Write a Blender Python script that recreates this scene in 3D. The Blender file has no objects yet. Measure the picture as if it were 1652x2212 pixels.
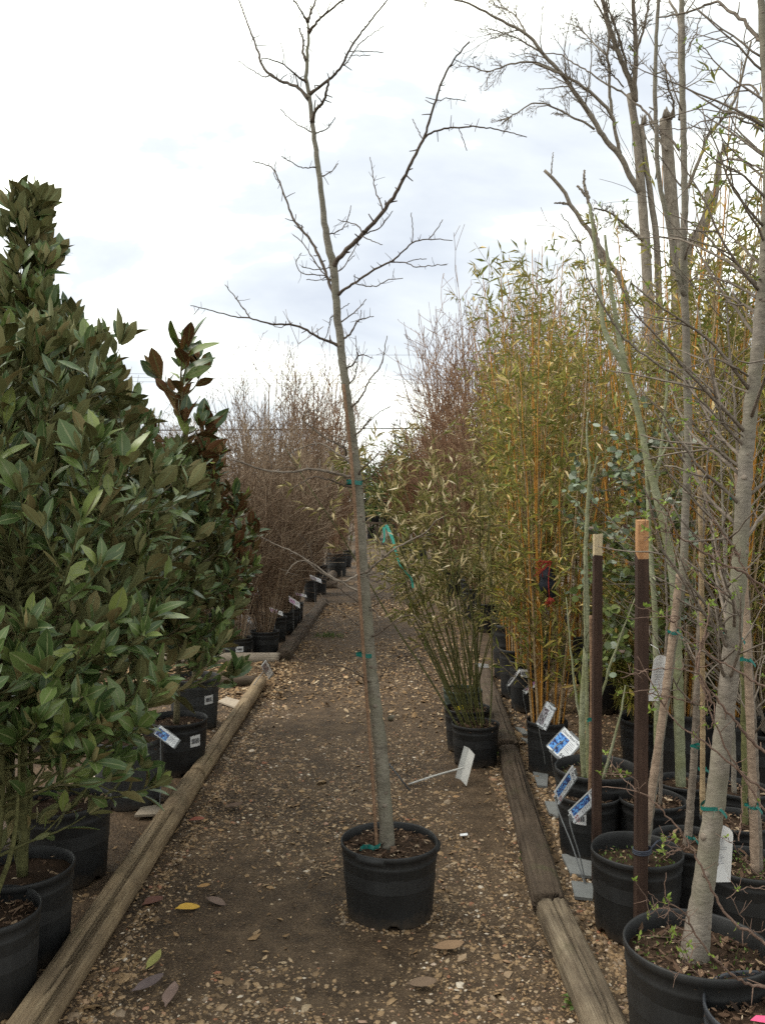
import bpy, math, random
import numpy as np
from mathutils import Matrix, Vector

# ------------------------------------------------------------------ camera, sky, sun, exposure
F, CX, CY, HZ, CAMH = 1878.0, 826.0, 1106.0, 1080.0, 1.60      # photograph measured on a 1652 x 2212 grid
PITCH = math.atan((CY - HZ) / F)
sc = bpy.context.scene
cam = bpy.data.cameras.new("camera"); camo = bpy.data.objects.new("camera", cam)
sc.collection.objects.link(camo); sc.camera = camo
camo.location = (0, 0, CAMH); camo.rotation_euler = (math.pi / 2 - PITCH, 0, 0)
cam.sensor_fit = 'VERTICAL'; cam.sensor_height = 24.0; cam.lens = 24.0 * F / 2212.0
cam.clip_start = 0.05; cam.clip_end = 2000
SUN_EL, SUN_AZ = math.radians(50), math.radians(-85)            # azimuth from +Y towards +X
w = bpy.data.worlds.new("World"); sc.world = w; w.use_nodes = True
nt = w.node_tree; N = nt.nodes; LK = nt.links; N.clear()
def nd(t, **kw):
    n = N.new(t)
    for k, v in kw.items(): setattr(n, k, v)
    return n
sky = nd('ShaderNodeTexSky', sky_type='NISHITA', sun_disc=False)
sky.sun_elevation = SUN_EL; sky.sun_rotation = SUN_AZ
tc = nd('ShaderNodeTexCoord'); mp = nd('ShaderNodeMapping'); mp.inputs['Scale'].default_value = (1.0, 1.0, 2.6)
mp.inputs['Location'].default_value = (0.62, 0.3, 0.1)
LK.new(tc.outputs['Generated'], mp.inputs['Vector'])
n1 = nd('ShaderNodeTexNoise'); n1.inputs['Scale'].default_value = 1.9; n1.inputs['Detail'].default_value = 7; n1.inputs['Roughness'].default_value = 0.55
n1.inputs['Distortion'].default_value = 0.4
LK.new(mp.outputs['Vector'], n1.inputs['Vector'])
cr = nd('ShaderNodeValToRGB'); e = cr.color_ramp.elements
e[0].position = 0.34; e[0].color = (0.31, 0.335, 0.375, 1)
e[1].position = 0.66; e[1].color = (1.32, 1.35, 1.18, 1)
e2 = cr.color_ramp.elements.new(0.47); e2.color = (0.39, 0.415, 0.432, 1)
LK.new(n1.outputs['Fac'], cr.inputs['Fac'])
skm = nd('ShaderNodeVectorMath', operation='SCALE'); skm.inputs['Scale'].default_value = 0.10
LK.new(sky.outputs['Color'], skm.inputs[0])
mx = nd('ShaderNodeMix', data_type='RGBA'); mx.inputs['Factor'].default_value = 0.96      # almost closed cloud cover
LK.new(skm.outputs['Vector'], mx.inputs['A']); LK.new(cr.outputs['Color'], mx.inputs['B'])
bg = nd('ShaderNodeBackground'); bg.inputs['Strength'].default_value = 1.0
LK.new(mx.outputs['Result'], bg.inputs['Color'])
wo = nd('ShaderNodeOutputWorld'); LK.new(bg.outputs['Background'], wo.inputs['Surface'])
w.cycles.sampling_method = 'MANUAL'; w.cycles.sample_map_resolution = 512
sun = bpy.data.lights.new("sun", 'SUN'); suno = bpy.data.objects.new("sun", sun); sc.collection.objects.link(suno)
sun.energy = 1.3; sun.angle = math.radians(35); sun.color = (1.0, 0.94, 0.84)
sd = Vector((math.sin(SUN_AZ) * math.cos(SUN_EL), math.cos(SUN_AZ) * math.cos(SUN_EL), math.sin(SUN_EL)))
suno.rotation_euler = sd.to_track_quat('Z', 'Y').to_euler(); suno.location = (0, 0, 30)
vs = sc.view_settings
vs.view_transform = 'Standard'; vs.look = 'None'; vs.exposure = 1.3; vs.gamma = 1.0; vs.use_curve_mapping = False
sc.cycles.use_denoising = False; sc.cycles.sample_clamp_indirect = 2.5
try: sc.cycles.denoiser = 'OPENIMAGEDENOISE'
except Exception: pass
sc.cycles.max_bounces = 6; sc.cycles.diffuse_bounces = 4; sc.cycles.glossy_bounces = 2
sc.cycles.transmission_bounces = 3; sc.cycles.transparent_max_bounces = 4
sc.cycles.filter_width = 1.5

# ------------------------------------------------------------------ helpers
rng = np.random.default_rng(7); random.seed(7)
COL = sc.collection
cp, sp_ = math.cos(PITCH), math.sin(PITCH)
def ray(px, py):
    a = (px - CX) / F; b = -(py - CY) / F
    return np.array([a, cp + b * sp_, -sp_ + b * cp])
def P(px, py, d):                      # point on the sight line at world depth d
    r = ray(px, py); return np.array([0, 0, CAMH]) + r * (d / r[1])
def G(px, py, z=0.0):                  # point on the ground
    r = ray(px, py); return np.array([0, 0, CAMH]) + r * ((z - CAMH) / r[2])
def proj(p):                           # world -> photograph grid, vectorised
    q = np.asarray(p) - np.array([0, 0, CAMH])
    dep = q[..., 1] * cp - q[..., 2] * sp_; up = q[..., 1] * sp_ + q[..., 2] * cp
    dep = np.maximum(dep, 1e-3)
    return CX + F * q[..., 0] / dep, CY - F * up / dep, dep
def Zm(ox, oy, s): return lambda L: [(ox + x / s, oy + y / s) for x, y in L]
zA = Zm(384.0, 0.0, 2.151)             # enlargements used to measure the branches
zB = Zm(384.0, 725.3, 2.766)
zC = Zm(981.3, 0.0, 2.463)
zD = Zm(1066.6, 426.7, 2.592)
zE = Zm(1237.3, 981.3, 3.984)
zF = Zm(1066.6, 1365.2, 2.613)
zG = Zm(819.1, 1279.9, 3.872)
zH = Zm(426.6, 1237.3, 4.302)
def unit(v):
    v = np.asarray(v, float); return v / np.maximum(np.linalg.norm(v, axis=-1, keepdims=True), 1e-9)
_h = rng.random((256, 256))
def vnoise(x, y):
    x = np.asarray(x, float); y = np.asarray(y, float)
    xi = np.floor(x).astype(int); yi = np.floor(y).astype(int); fx = x - xi; fy = y - yi
    fx = fx * fx * (3 - 2 * fx); fy = fy * fy * (3 - 2 * fy)
    g = lambda i, j: _h[i % 256, j % 256]
    return (g(xi, yi) * (1 - fx) + g(xi + 1, yi) * fx) * (1 - fy) + (g(xi, yi + 1) * (1 - fx) + g(xi + 1, yi + 1) * fx) * fy
def fbm(x, y, o=3):
    s = 0; a = 0.5
    for k in range(o): s = s + a * vnoise(x * 2 ** k + 17 * k, y * 2 ** k + 9 * k); a *= 0.5
    return s / (1 - 0.5 ** o)
def gz(x, y):                          # ground height
    near = np.clip(1.5 - np.asarray(y) / 30.0, 0, 1)
    return ((fbm(np.asarray(x) * 1.1 + 50, np.asarray(y) * 1.1, 3) - 0.5) * 0.05 + (vnoise(np.asarray(x) * 9, np.asarray(y) * 9) - 0.5) * 0.012) * near

class MB:
    def __init__(s): s.v = []; s.f = []; s.n = 0; s.a = []
    def add(s, v, f, a=None):
        v = np.asarray(v, np.float32).reshape(-1, 3); s.v.append(v)
        for q in (f if isinstance(f, list) else [f]): s.f.append(np.asarray(q, np.int64) + s.n)
        s.n += len(v); s.a.append(np.full(len(v), .5, np.float32) if a is None else np.asarray(a, np.float32)); return s
    def mesh(s, name, mat, smooth=True):
        me = bpy.data.meshes.new(name)
        if s.n:
            V = np.concatenate(s.v); me.vertices.add(len(V)); me.vertices.foreach_set('co', V.ravel())
            idx = np.concatenate([q.ravel() for q in s.f]); cnt = np.concatenate([np.full(len(q), q.shape[1]) for q in s.f])
            me.loops.add(len(idx)); me.loops.foreach_set('vertex_index', idx.astype(np.int32))
            me.polygons.add(len(cnt)); st = np.concatenate([[0], np.cumsum(cnt)[:-1]])
            me.polygons.foreach_set('loop_start', st.astype(np.int32))
            me.update(calc_edges=True)
            me.polygons.foreach_set('use_smooth', np.full(len(cnt), smooth))
            if any((x != .5).any() for x in s.a): me.attributes.new('rib', 'FLOAT', 'POINT').data.foreach_set('value', np.concatenate(s.a))
        if mat: me.materials.append(mat)
        return me
    def build(s, name, mat, parent=None, smooth=True, kind=None):
        return link(name, s.mesh(name, mat, smooth), parent, kind)
def link(name, me, parent=None, kind=None):
    o = bpy.data.objects.new(name, me); COL.objects.link(o)
    if parent is not None: adopt(o, parent)
    if kind: o['kind'] = kind
    return o
def wloc(o):
    v = Vector((0, 0, 0))
    while o is not None and o.type == 'EMPTY': v += o.location; o = o.parent
    return v
def adopt(o, parent):
    o.parent = parent
    root = parent
    while root.parent is not None: root = root.parent
    if parent.type == 'EMPTY': o.matrix_parent_inverse = Matrix.Translation(-root.location)
def tag(o, label=None, cat=None, group=None, kind=None):
    if label: o['label'] = label
    if cat: o['category'] = cat
    if group: o['group'] = group
    if kind: o['kind'] = kind
    return o
def thing(name, loc, label, cat, group=None):
    o = bpy.data.objects.new(name, None); COL.objects.link(o); o.location = Vector([float(c) for c in loc]); o.empty_display_size = 0.1
    return tag(o, label, cat, group)

def tubes(mb, Pt, R, s=5, cap=True):
    Pt = np.asarray(Pt, float); R = np.asarray(R, float)
    if Pt.ndim == 2: Pt = Pt[None]; R = R[None]
    n, k, _ = Pt.shape
    T = unit(np.gradient(Pt, axis=1))
    od = unit(Pt[:, -1] - Pt[:, 0]); ref = np.where(np.abs(od[:, 2:3]) > 0.8, np.array([[1., 0, 0]]), np.array([[0, 0, 1.]]))
    A = unit(np.cross(T, ref[:, None, :])); B = np.cross(T, A)
    th = np.arange(s) * 2 * math.pi / s
    ring = Pt[:, :, None, :] + R[:, :, None, None] * (np.cos(th)[None, None, :, None] * A[:, :, None, :] + np.sin(th)[None, None, :, None] * B[:, :, None, :])
    base = (np.arange(n) * k * s)[:, None, None]; i = (np.arange(k - 1) * s)[None, :, None]; j = np.arange(s)[None, None, :]; j2 = (j + 1) % s
    q = np.stack([base + i + j, base + i + j2, base + i + s + j2, base + i + s + j], -1).reshape(-1, 4)
    f = [q]
    if cap and s >= 3:
        e0 = (np.arange(n) * k * s)[:, None] + (k - 1) * s + np.arange(s)[None]; f.append(e0)
        e1 = (np.arange(n) * k * s)[:, None] + np.arange(s)[None][:, ::-1]; f.append(e1)
    mb.add(ring.reshape(-1, 3), f); return mb
def smooth(pts, n):                     # Catmull-Rom through pts
    p = np.asarray(pts, float)
    if len(p) == 2: t = np.linspace(0, 1, n)[:, None]; return p[0] * (1 - t) + p[1] * t
    a = np.vstack([2 * p[0] - p[1], p, 2 * p[-1] - p[-2]])
    seg = np.concatenate([[0], np.cumsum(np.linalg.norm(np.diff(p, axis=0), axis=1))]); u = np.linspace(0, seg[-1], n)
    k = np.clip(np.searchsorted(seg, u, 'right') - 1, 0, len(p) - 2); t = ((u - seg[k]) / (seg[k + 1] - seg[k]))[:, None]
    p0, p1, p2, p3 = a[k], a[k + 1], a[k + 2], a[k + 3]
    return 0.5 * (2 * p1 + (p2 - p0) * t + (2 * p0 - 5 * p1 + 4 * p2 - p3) * t * t + (3 * p1 - p0 - 3 * p2 + p3) * t ** 3)
def grow(st, dr, L, r, K, wob=0.1, up=0.0, tip=0.25):
    st = np.asarray(st, float).reshape(-1, 3); n = len(st); d = unit(np.asarray(dr, float).reshape(-1, 3)) * np.ones((n, 1))
    L = np.ones(n) * L; r = np.ones(n) * r; out = [st]; p = st; upv = np.zeros((n, 3)); upv[:, 2] = up
    for k in range(K - 1):
        p = p + d * (L / (K - 1))[:, None]; out.append(p)
        d = unit(d + rng.normal(0, wob, (n, 3)) + upv)
    t = np.linspace(0, 1, K)[None]
    return np.stack(out, 1), r[:, None] * (1 - (1 - tip) * t)
def spawn(Pt, R, n, t0=0.3, t1=1.0, ang=0.7, lf=0.5, rf=0.6, flat=0.5):
    m, K, _ = Pt.shape; t = rng.uniform(t0, t1, (m, n)) * (K - 1); i = np.clip(t.astype(int), 0, K - 2); fr = (t - i)[..., None]
    mi = np.arange(m)[:, None]; a, b = Pt[mi, i], Pt[mi, i + 1]
    s = (a * (1 - fr) + b * fr).reshape(-1, 3); T = unit((b - a).reshape(-1, 3))
    rr = (R[mi, i] * (1 - fr[..., 0]) + R[mi, i + 1] * fr[..., 0]).reshape(-1)
    q = rng.normal(0, 1, s.shape); q[:, 2] *= flat; q = unit(q - (q * T).sum(1, keepdims=True) * T)
    an = ang * rng.uniform(0.6, 1.3, (len(s), 1)); d = T * np.cos(an) + q * np.sin(an)
    PL = np.linalg.norm(np.diff(Pt, axis=1), axis=2).sum(1)
    L = (PL[:, None] * lf * (1.15 - 0.6 * t / (K - 1))).reshape(-1) * rng.uniform(0.5, 1.2, len(s))
    return s, d, L, rr * rf
def leafset(mb, tmpl, pos, X, Zn, size, wid=1.0):   # tmpl = (verts, [faces]); X along the leaf, Zn its upper side
    v, fs = tmpl; X = unit(X); Y = unit(np.cross(Zn, X)); Z = np.cross(X, Y); n = len(pos)
    size = np.ones(n) * size; wid = np.ones(n) * wid
    V = pos[:, None, :] + size[:, None, None] * (v[None, :, 0:1] * X[:, None] + (v[None, :, 1:2] * wid[:, None, None]) * Y[:, None] + v[None, :, 2:3] * Z[:, None])
    off = (np.arange(n) * len(v))[:, None, None]
    mb.add(V.reshape(-1, 3), [(f[None] + off).reshape(-1, f.shape[1]) for f in fs], np.tile(np.array([1., 0, 1.] * (len(v) // 3)), n) if len(v) % 3 == 0 and len(v) > 9 else None); return mb
def leaf_tmpl(prof, fold, bend, wave=0.0):
    v = []; k = len(prof)
    for i, (t, wd) in enumerate(prof):
        z = -bend * t * t
        for sgn in (-1, 0, 1): v.append((t, sgn * wd, z + abs(sgn) * wd * fold + (wave * math.sin(6 * t + sgn) if sgn else 0)))
    q = []
    for i in range(k - 1):
        for c in range(2): q.append((3 * i + c, 3 * i + 3 + c, 3 * i + 4 + c, 3 * i + 1 + c))
    return np.array(v), [np.array(q)]
MAGP = [(0, .01), (.08, .014), (.22, .12), (.45, .20), (.68, .185), (.88, .09), (1, .004)]
MAG = [leaf_tmpl(MAGP, .35, .10, .012), leaf_tmpl(MAGP, .2, -.10, .02), leaf_tmpl(MAGP, .6, .32, .015), leaf_tmpl(MAGP, .3, .02, .03), leaf_tmpl(MAGP, .75, -.22, .03), leaf_tmpl(MAGP, .15, .45, .02)]
BAM = [(np.array([(0, 0, 0), (.42, -.085, .03 - b * .12), (.45, .085, .03 - b * .12), (1, 0, -b)]), [np.array([(0, 1, 3), (0, 3, 2)])]) for b in (.1, .4, -.1)]
MAGC = [leaf_tmpl([(0, .012), (.22, .12), (.5, .2), (.78, .15), (1, .004)], fo, be, .01) for fo, be in ((.35, .1), (.2, -.1), (.6, .32), (.3, .02), (.75, -.22), (.15, .45))]
BUD = [leaf_tmpl([(0, .03), (.5, .26), (1, .02)], .4, .2)]
ang = np.linspace(0, 2 * math.pi, 8, endpoint=False)
RND = (np.vstack([[0.5, 0, 0.03]] + [[0.5 - 0.5 * math.cos(a), 0.5 * math.sin(a), 0] for a in ang]), [np.array([(0, 1 + (i + 1) % 8, 1 + i) for i in range(8)])])

# ------------------------------------------------------------------ materials
def rgb(h):
    h = h.lstrip('#'); c = [int(h[i:i + 2], 16) / 255 for i in (0, 2, 4)]
    return tuple(x / 12.92 if x <= 0.04045 else ((x + 0.055) / 1.055) ** 2.4 for x in c)
class MT:
    def __init__(s, name, rough=0.7, spec=0.3):
        s.m = bpy.data.materials.new(name); s.m.use_nodes = True; s.t = s.m.node_tree; s.b = s.t.nodes['Principled BSDF']
        s.b.inputs['Roughness'].default_value = rough; s.b.inputs['Specular IOR Level'].default_value = spec
    def n(s, t, **kw):
        x = s.t.nodes.new(t)
        for k, v in kw.items(): setattr(x, k, v)
        return x
    def l(s, a, b): s.t.links.new(a, b)
    def ramp(s, fac, stops, interp='LINEAR'):
        r = s.n('ShaderNodeValToRGB'); r.color_ramp.interpolation = interp; el = r.color_ramp.elements
        while len(el) > 1: el.remove(el[-1])
        el[0].position = stops[0][0]; el[0].color = (*stops[0][1], 1)
        for p, c in stops[1:]: q = el.new(p); q.color = (*c, 1)
        if fac is not None: s.l(fac, r.inputs['Fac'])
        return r.outputs['Color']
    def coords(s, scale=(1, 1, 1), kind='Object'):
        t = s.n('ShaderNodeTexCoord'); m = s.n('ShaderNodeMapping'); m.inputs['Scale'].default_value = scale
        s.l(t.outputs[kind], m.inputs['Vector']); return m.outputs['Vector']
    def noise(s, vec, scale, detail=5, rough=0.6, dist=0.0):
        x = s.n('ShaderNodeTexNoise'); x.inputs['Scale'].default_value = scale; x.inputs['Detail'].default_value = detail
        x.inputs['Roughness'].default_value = rough; x.inputs['Distortion'].default_value = dist; s.l(vec, x.inputs['Vector']); return x.outputs['Fac']
    def mix(s, fac, a, b, blend='MIX'):
        x = s.n('ShaderNodeMix', data_type='RGBA', blend_type=blend)
        for k, v in (('Factor', fac), ('A', a), ('B', b)):
            i = x.inputs[k]
            if hasattr(v, 'is_linked') or hasattr(v, 'links'): s.l(v, i)
            elif k == 'Factor': i.default_value = v
            else: i.default_value = (*v, 1)
        return x.outputs['Result']
    def math(s, op, a, b=0.0):
        x = s.n('ShaderNodeMath', operation=op)
        for k, v in ((0, a), (1, b)):
            if hasattr(v, 'links'): s.l(v, x.inputs[k])
            else: x.inputs[k].default_value = v
        return x.outputs[0]
    def rand(s):
        g = s.n('ShaderNodeNewGeometry'); o = s.n('ShaderNodeObjectInfo')
        return s.math('FRACT', s.math('ADD', g.outputs['Random Per Island'], o.outputs['Random']))
    def back(s): return s.n('ShaderNodeNewGeometry').outputs['Backfacing']
    def col(s, c):
        if hasattr(c, 'links'): s.l(c, s.b.inputs['Base Color'])
        else: s.b.inputs['Base Color'].default_value = (*c, 1)
        return s
    def bump(s, h, st=0.3, dist=0.01):
        x = s.n('ShaderNodeBump'); x.inputs['Strength'].default_value = st; x.inputs['Distance'].default_value = dist
        s.l(h, x.inputs['Height']); s.l(x.outputs['Normal'], s.b.inputs['Normal']); return s
    def rgh(s, f, a, b):
        x = s.n('ShaderNodeMapRange'); x.inputs['To Min'].default_value = a; x.inputs['To Max'].default_value = b
        s.l(f, x.inputs['Value']); s.l(x.outputs['Result'], s.b.inputs['Roughness']); return s
    def translucent(s, color, fac):
        t = s.n('ShaderNodeBsdfTranslucent'); m = s.n('ShaderNodeMixShader'); m.inputs[0].default_value = fac
        if hasattr(color, 'links'): s.l(color, t.inputs['Color'])
        else: t.inputs['Color'].default_value = (*color, 1)
        out = s.t.nodes['Material Output']; s.l(s.b.outputs[0], m.inputs[1]); s.l(t.outputs[0], m.inputs[2]); s.l(m.outputs[0], out.inputs['Surface']); return s
def flat_mat(name, c, rough=0.6, spec=0.3, var=0.25, scale=12):
    m = MT(name, rough, spec); f = m.noise(m.coords(), scale, 5)
    m.col(m.mix(f, tuple(x * (1 - var) for x in c), tuple(min(1, x * (1 + var)) for x in c))); return m.m
def ground_mat():
    m = MT('muddy_gravel_ground', 0.8, 0.18); v = m.coords()
    big = m.noise(v, 0.9, 6, 0.6, 0.5); fine = m.noise(v, 55, 6, 0.7); mid = m.noise(v, 9, 5, 0.65)
    mud = m.ramp(mid, [(0.3, (0.068, 0.045, 0.027)), (0.5, (0.128, 0.086, 0.052)), (0.7, (0.21, 0.145, 0.09))])
    vo = m.n('ShaderNodeTexVoronoi'); vo.inputs['Scale'].default_value = 85; m.l(v, vo.inputs['Vector'])
    peb = m.ramp(vo.outputs['Color'], [(0.0, (0.05, 0.034, 0.02)), (0.4, (0.12, 0.08, 0.045)), (0.7, (0.20, 0.135, 0.075)), (1.0, (0.30, 0.22, 0.14))])
    peb = m.mix(m.math('LESS_THAN', vo.outputs['Distance'], 0.33), (0.02, 0.014, 0.01), peb)
    fac = m.n('ShaderNodeMapRange'); fac.inputs['From Min'].default_value = 0.50; fac.inputs['From Max'].default_value = 0.62; m.l(big, fac.inputs['Value'])
    c = m.mix(m.math('ADD', m.math('MULTIPLY', fac.outputs['Result'], 0.45), .3), mud, peb)
    m.col(m.mix(0.5, c, m.ramp(fine, [(0.3, (0.45, 0.43, 0.4)), (0.7, (1.1, 1.08, 1.05))]), 'MULTIPLY'))
    m.rgh(mid, 0.45, 0.95); m.bump(m.math('ADD', fine, m.math('MULTIPLY', vo.outputs['Distance'], 0.5)), 0.8, 0.012); return m.m
def stone_mat():
    m = MT('river_gravel', 0.65, 0.35); r = m.rand(); v = m.coords()
    c = m.ramp(r, [(0, (0.08, 0.053, 0.03)), (0.25, (0.165, 0.106, 0.055)), (0.48, (0.265, 0.172, 0.088)), (0.68, (0.35, 0.235, 0.13)), (0.8, (0.23, 0.175, 0.125)), (0.88, (0.42, 0.315, 0.195)), (0.95, (0.27, 0.11, 0.055)), (0.975, (0.58, 0.5, 0.4))])
    m.col(m.mix(0.45, c, m.ramp(m.noise(v, 90, 4), [(0.3, (0.5, 0.46, 0.4)), (0.6, (1.1, 1.06, 1))]), 'MULTIPLY')); return m.m
def litter_mat():
    m = MT('dead_leaf_litter', 0.85, 0.2); r = m.rand()
    m.col(m.ramp(r, [(0, (0.07, 0.045, 0.027)), (0.3, (0.17, 0.105, 0.055)), (0.6, (0.30, 0.19, 0.095)), (0.85, (0.42, 0.29, 0.165)), (1, (0.5, 0.4, 0.27))])); return m.m
def mulch_mat():
    m = MT('bark_mulch', 0.85, 0.2); r = m.rand()
    m.col(m.ramp(r, [(0, (0.02, 0.013, 0.009)), (0.4, (0.06, 0.034, 0.02)), (0.75, (0.13, 0.08, 0.05)), (0.93, (0.30, 0.21, 0.13)), (1, (0.45, 0.36, 0.25))])); return m.m
def wood_mat(name, cols, moss=0.0, vert=False):
    sw = (lambda t: (t[1], t[1], t[0])) if vert else (lambda t: t)
    m = MT(name, 0.8, 0.25); v = m.coords(sw((1.4, 22, 22))); v2 = m.coords((1, 1, 1))
    g = m.noise(v, 3.0, 8, 0.7, 0.6); b = m.noise(v2, 3.2, 5, 0.6, 0.8)
    c = m.ramp(g, [(0.28, cols[0]), (0.48, cols[1]), (0.7, cols[2])])
    c = m.mix(m.math('MULTIPLY', m.ramp(b, [(0.45, (0, 0, 0)), (0.7, (1, 1, 1))]), 0.75), c, cols[3])
    if moss: c = m.mix(m.ramp(m.noise(v2, 7, 5), [(0.58, (0, 0, 0)), (0.72, (moss, moss, moss))]), c, (0.07, 0.075, 0.03))
    st = m.noise(m.coords(sw((.5, 34, 34))), 2.4, 6, .7, .3); c = m.mix(m.ramp(st, [(.30, (.85, .85, .85)), (.40, (0, 0, 0))]), c, tuple(x * .35 for x in cols[0])); c = m.mix(m.ramp(m.noise(m.coords(sw((.35, 30, 30))), 2.1, 4, .6), [(.66, (0, 0, 0)), (.72, (.8, .8, .8))]), c, tuple(min(1, x * 1.5) for x in cols[2]))
    m.col(c).bump(m.math('ADD', g, st), 0.9, 0.008); return m.m
def bark_mat(name, c0, c1, lichen=None, sc_=14, zstretch=3.0, wear=None):
    m = MT(name, 0.8, 0.2); v = m.coords((1, 1, zstretch)); f = m.noise(v, sc_ * 2.2, 8, 0.75, 0.4); f2 = m.noise(m.coords(), 4.5, 6, 0.65); f3 = m.noise(m.coords((3.5, 3.5, 9)), 14, 5, 0.7)
    c = m.ramp(f, [(0.3, tuple(x * .8 for x in c0)), (0.66, c1)]); c = m.mix(m.ramp(f3, [(.56, (0, 0, 0)), (.68, (.6, .6, .6))]), c, tuple(x * .55 for x in c0)); c = m.mix(.8, c, m.ramp(m.noise(m.coords(), 11, 5, .7), [(.32, (.62, .6, .58)), (.6, (1.12, 1.12, 1.12))]), 'MULTIPLY')
    if lichen: c = m.mix(m.ramp(f2, [(0.42, (0, 0, 0)), (0.66, (0.8, 0.8, 0.8))]), c, lichen)
    m.col(c).bump(m.math('ADD', f, f3), 0.6, 0.004); return m.m
def leaf_mat(name, top, under, rough=0.4, spec=0.5, tl=0.0, vein=None):
    m = MT(name, rough, spec); r = m.rand()
    t = m.ramp(r, top); u = m.ramp(m.math('FRACT', m.math('MULTIPLY', r, 7.3)), under)
    if vein:
        at = m.n('ShaderNodeAttribute'); at.attribute_name = 'rib'; a = at.outputs['Fac']
        k = m.ramp(a, [(0, (1, 1, 1)), (.07, (.7, .7, .7)), (.13, (0, 0, 0)), (.9, (0, 0, 0)), (1.0, (.55, .55, .55))]); t = m.mix(k, t, vein); u = m.mix(k, u, vein)
        vn = m.noise(m.coords((1, 1, 1)), 60, 3); t = m.mix(.35, t, m.ramp(vn, [(.3, (.5, .5, .5)), (.7, (1.4, 1.4, 1.4))]), 'MULTIPLY')
    c = m.mix(m.back(), t, u); m.col(c)
    rr = m.n('ShaderNodeMapRange'); rr.inputs['To Min'].default_value = rough; rr.inputs['To Max'].default_value = min(1, rough + 0.35)
    m.l(m.back(), rr.inputs['Value']); m.l(rr.outputs['Result'], m.b.inputs['Roughness'])
    if tl: m.translucent(c, tl)
    return m.m
def pot_mat(name, c, rough=0.5, dust=0.03):
    m = MT(name, rough, 0.3); v = m.coords(); f = m.noise(v, 7, 6, 0.7); s = m.noise(m.coords((14, 14, 1.2)), 3, 4)
    z = m.n('ShaderNodeSeparateXYZ'); m.l(m.coords(), z.inputs[0]); sp = m.math('MULTIPLY', m.ramp(m.math('ADD', m.math('MULTIPLY', z.outputs['Z'], 7.0), m.math('MULTIPLY', m.noise(v, 26, 5, .7), .9)), [(.45, (.8, .8, .8)), (.85, (0, 0, 0))]), .8)
    cc = m.mix(m.math('MULTIPLY', f, s), c, tuple(x + dust * 4 for x in c)); cc = m.mix(sp, cc, (0.075, 0.055, 0.038)); sf = m.ramp(m.noise(m.coords((3, 3, 30)), 4, 6, .75), [(.62, (0, 0, 0)), (.72, (.35, .35, .35))]); m.col(m.mix(sf, cc, (0.07, 0.07, 0.068))); m.rgh(f, rough - 0.08, rough + 0.25); m.bump(f, 0.12, 0.004); return m.m

M = {}
M['ground'] = ground_mat(); M['stone'] = stone_mat(); M['litter'] = litter_mat(); M['mulch'] = mulch_mat()
M['soil'] = flat_mat('potting_soil', (0.035, 0.022, 0.014), 0.95, 0.1, 0.5, 40)
M['pot'] = pot_mat('black_nursery_plastic', (0.0105, 0.0105, 0.0105), 0.48, 0.008); M['potgrey'] = pot_mat('dusty_grey_plastic', (0.02, 0.021, 0.021), 0.6, 0.022)
M['potgreen'] = pot_mat('dark_green_plastic', (0.018, 0.035, 0.024)); M['potblue'] = pot_mat('bluish_black_plastic', (0.016, 0.019, 0.025), 0.38, 0.02)
M['timberL'] = wood_mat('weathered_round_timber', [(0.10, 0.07, 0.04), (0.25, 0.18, 0.105), (0.36, 0.275, 0.17), (0.13, 0.093, 0.058)], 0.3)
M['timberD'] = wood_mat('dark_rotting_timber', [(0.036, 0.025, 0.016), (0.078, 0.055, 0.037), (0.13, 0.096, 0.066), (0.045, 0.032, 0.021)], 0.4)
M['timberN'] = wood_mat('bleached_split_timber', [(0.06, 0.043, 0.028), (0.19, 0.145, 0.095), (0.34, 0.275, 0.19), (0.05, 0.036, 0.025)], 0.3)
M['timberP'] = wood_mat('pale_sawn_timber', [(0.16, 0.13, 0.1), (0.3, 0.25, 0.19), (0.4, 0.34, 0.27), (0.2, 0.16, 0.12)])
M['stake'] = wood_mat('dark_stained_stake', [(0.02, 0.011, 0.008), (0.045, 0.024, 0.016), (0.07, 0.04, 0.027), (0.035, 0.019, 0.013)], 0, True)
M['stakebare'] = wood_mat('bare_orange_wood', [(0.25, 0.11, 0.045), (0.42, 0.22, 0.1), (0.52, 0.32, 0.17), (0.3, 0.14, 0.06)], 0, True)
M['stakecream'] = wood_mat('bare_cream_wood', [(0.38, 0.29, 0.17), (0.5, 0.4, 0.25), (0.6, 0.5, 0.34), (0.42, 0.33, 0.2)], 0, True)
M['bark'] = bark_mat('smooth_grey_green_bark', (0.115, 0.10, 0.078), (0.235, 0.21, 0.17), (0.165, 0.155, 0.11))
M['barkgrey'] = bark_mat('pale_grey_bark', (0.125, 0.104, 0.086), (0.25, 0.218, 0.18), (0.17, 0.16, 0.11))
M['barkdark'] = bark_mat('dark_twig_and_backlit_bark', (0.06, 0.045, 0.034), (0.13, 0.10, 0.077))
M['barkmid'] = bark_mat('brown_grey_twig_bark', (0.12, 0.095, 0.075), (0.24, 0.2, 0.16))
M['barkred'] = bark_mat('reddish_brown_twig', (0.10, 0.062, 0.046), (0.21, 0.14, 0.105))
M['barkold'] = bark_mat('furrowed_old_bark', (0.13, 0.105, 0.08), (0.29, 0.25, 0.2), None, 9, 0.4)
M['barkpale'] = bark_mat('pale_green_smooth_stem', (0.16, 0.17, 0.10), (0.28, 0.285, 0.185), (0.16, 0.165, 0.07), 10)
M['stemgreen'] = bark_mat('olive_green_stem', (0.07, 0.075, 0.028), (0.15, 0.145, 0.06))
M['magstem'] = bark_mat('tan_green_stem', (0.10, 0.085, 0.045), (0.19, 0.165, 0.095))
M['canegreen'] = bark_mat('dark_green_cane', (0.05, 0.055, 0.015), (0.115, 0.11, 0.032))
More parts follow.
